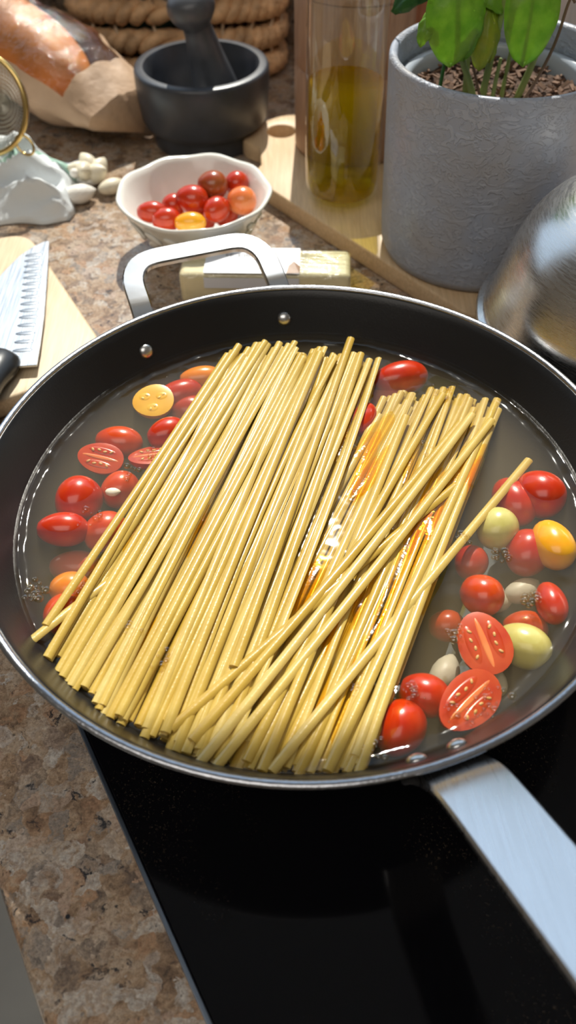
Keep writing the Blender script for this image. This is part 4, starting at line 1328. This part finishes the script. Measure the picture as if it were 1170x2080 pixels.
# ------------------------------------------------------------------ tea towel, sieve, garlic
def towel_geo():
    V, F = [], []
    nu, nv = 60, 44
    for i in range(nu + 1):
        for j in range(nv + 1):
            u, v = i / nu, j / nv
            x = -0.330 + 0.152 * u
            y = 0.352 + 0.098 * v + 0.012 * (u - 0.5)
            e = min(1.0, 3.2 * min(u + 0.35, 1 - u, v, 1 - v))
            env = math.sin(e * PI / 2) ** 0.8
            f1 = 1 - 2 * abs(noise.noise(Vector((u * 2.6 + v * 1.4, v * 3.4 - u * 1.6, 2.0))))
            f2 = 1 - 2 * abs(noise.noise(Vector((u * 5.2 - v * 2.2, v * 6.0 + u * 1.2, 9.0))))
            g = noise.noise(Vector((u * 12, v * 12, 7.0)))
            h = 0.0012 + env * (0.006 + 0.020 * max(0, f1) ** 1.5 + 0.010 * max(0, f2) ** 2 + 0.002 * g + 0.010 * math.sin(v * PI))
            x += 0.016 * noise.noise(Vector((u * 4, v * 4, 1)))
            y += 0.016 * noise.noise(Vector((u * 4, v * 4, 4)))
            V.append((x, y, max(0.0012, h)))
    for i in range(nu):
        for j in range(nv):
            a = i * (nv + 1) + j
            F.append((a, a + nv + 1, a + nv + 2, a + 1))
    return V, F, nu, nv
V, F, nu, nv = towel_geo()
tw = thing('tea_towel', 'crumpled white tea towel with a pale green stripe under the sieve', 'towel', (-0.25, 0.40, 0))
stripe_cols = (24, 25, 26)
fa = [f for k, f in enumerate(F) if (k % nv) not in stripe_cols]
fb = [f for k, f in enumerate(F) if (k % nv) in stripe_cols]
def sub(V, F):
    used = sorted({i for f in F for i in f}); mp = {k: i for i, k in enumerate(used)}
    return [V[k] for k in used], [tuple(mp[i] for i in f) for f in F]
for nm, ff, mt in (('cloth', fa, 'towel'), ('green_stripe', fb, 'stripe')):
    o = obj(nm, sub(V, ff), M[mt], parent=tw)
    md = o.modifiers.new('thickness', 'SOLIDIFY'); md.thickness = 0.0009; md.offset = 1

SV = Vector((-0.2420, 0.4150, 0.0690))
sv = thing('tea_sieve', 'fine mesh sieve with a brass wire rim lying on the towel', 'sieve', tuple(SV))
SM = T(*SV) @ RZ(math.radians(-14)) @ RX(math.radians(68))
RS = 0.0365
obj('rim', xf(tube([(RS * math.cos(2 * PI * i / 64), RS * math.sin(2 * PI * i / 64), 0) for i in range(64)], 0.0022, 10, closed=True), SM), M['gold'], parent=sv)
bowl_g = lathe([(RS * math.cos(b), -RS * 0.75 * math.sin(b)) for b in [PI / 2 * k / 16 for k in range(0, 16)]] + [(0, -RS * 0.75)], 56)
mb = obj('mesh_bowl', xf(bowl_g, SM), M['mesh'], parent=sv, smooth=False)
wf = mb.modifiers.new('wires', 'WIREFRAME'); wf.thickness = 0.0006; wf.use_replace = True
for a0 in (-38,):
    a = math.radians(a0)
    c = Vector((RS * math.cos(a), RS * math.sin(a), 0)); d = Vector((math.cos(a), math.sin(a), 0)); s = Vector((-d.y, d.x, 0))
    lp = [c + d * (0.0065 - 0.0085 * math.cos(t)) + s * (0.0060 * math.sin(t)) for t in [2 * PI * k / 24 for k in range(24)]]
    obj('hook_loop', xf(tube([tuple(p) for p in lp], 0.0011, 8, closed=True), SM), M['gold'], parent=sv)
obj('wire_handle', xf(tube([(-RS, 0.006, 0), (-RS - 0.03, 0.006, 0.002), (-RS - 0.10, 0, 0.006), (-RS - 0.03, -0.006, 0.002), (-RS, -0.006, 0)], 0.0014, 8), SM), M['gold'], parent=sv)

gb = thing('garlic_bulb', 'broken garlic bulb in papery skin beside the towel', 'garlic', (-0.1700, 0.4150, 0))
for k in range(5):
    a = 2 * PI * k / 5 + 0.5
    g = xf(sphere(0.0120, 0.0072, 0.0080, 16, 10, clove_fn), T(-0.1690 + 0.0075 * math.cos(a), 0.4180 + 0.0065 * math.sin(a), 0.0115 + 0.003 * (k % 2)) @ RZ(a + 0.4) @ RY(-0.5))
    obj('clove', g, M['garlic'], parent=gb)
obj('papery_skin', xf(sphere(0.0125, 0.0110, 0.0060, 24, 12, lambda v: v * (1 + 0.20 * noise.noise(v * 2.5))), T(-0.1700, 0.4180, 0.0070)), M['garlic_skin'], parent=gb)
obj('root_stub', xf(lathe([(0, 0), (0.004, 0), (0.0035, 0.005), (0, 0.006)], 14), T(-0.1790, 0.4080, 0.0150) @ RX(math.radians(60))), M['garlic_skin'], parent=gb)
clove((-0.1735, 0.3880, 0.0075), 0.0140, 0.0085, 25, 'large garlic clove in skin lying in front of the broken bulb', 'loose garlic cloves', 'garlic_skin')
clove((-0.1490, 0.4020, 0.0065), 0.0125, 0.0070, 40, 'single garlic clove lying between the bulb and the cream bowl', 'loose garlic cloves')
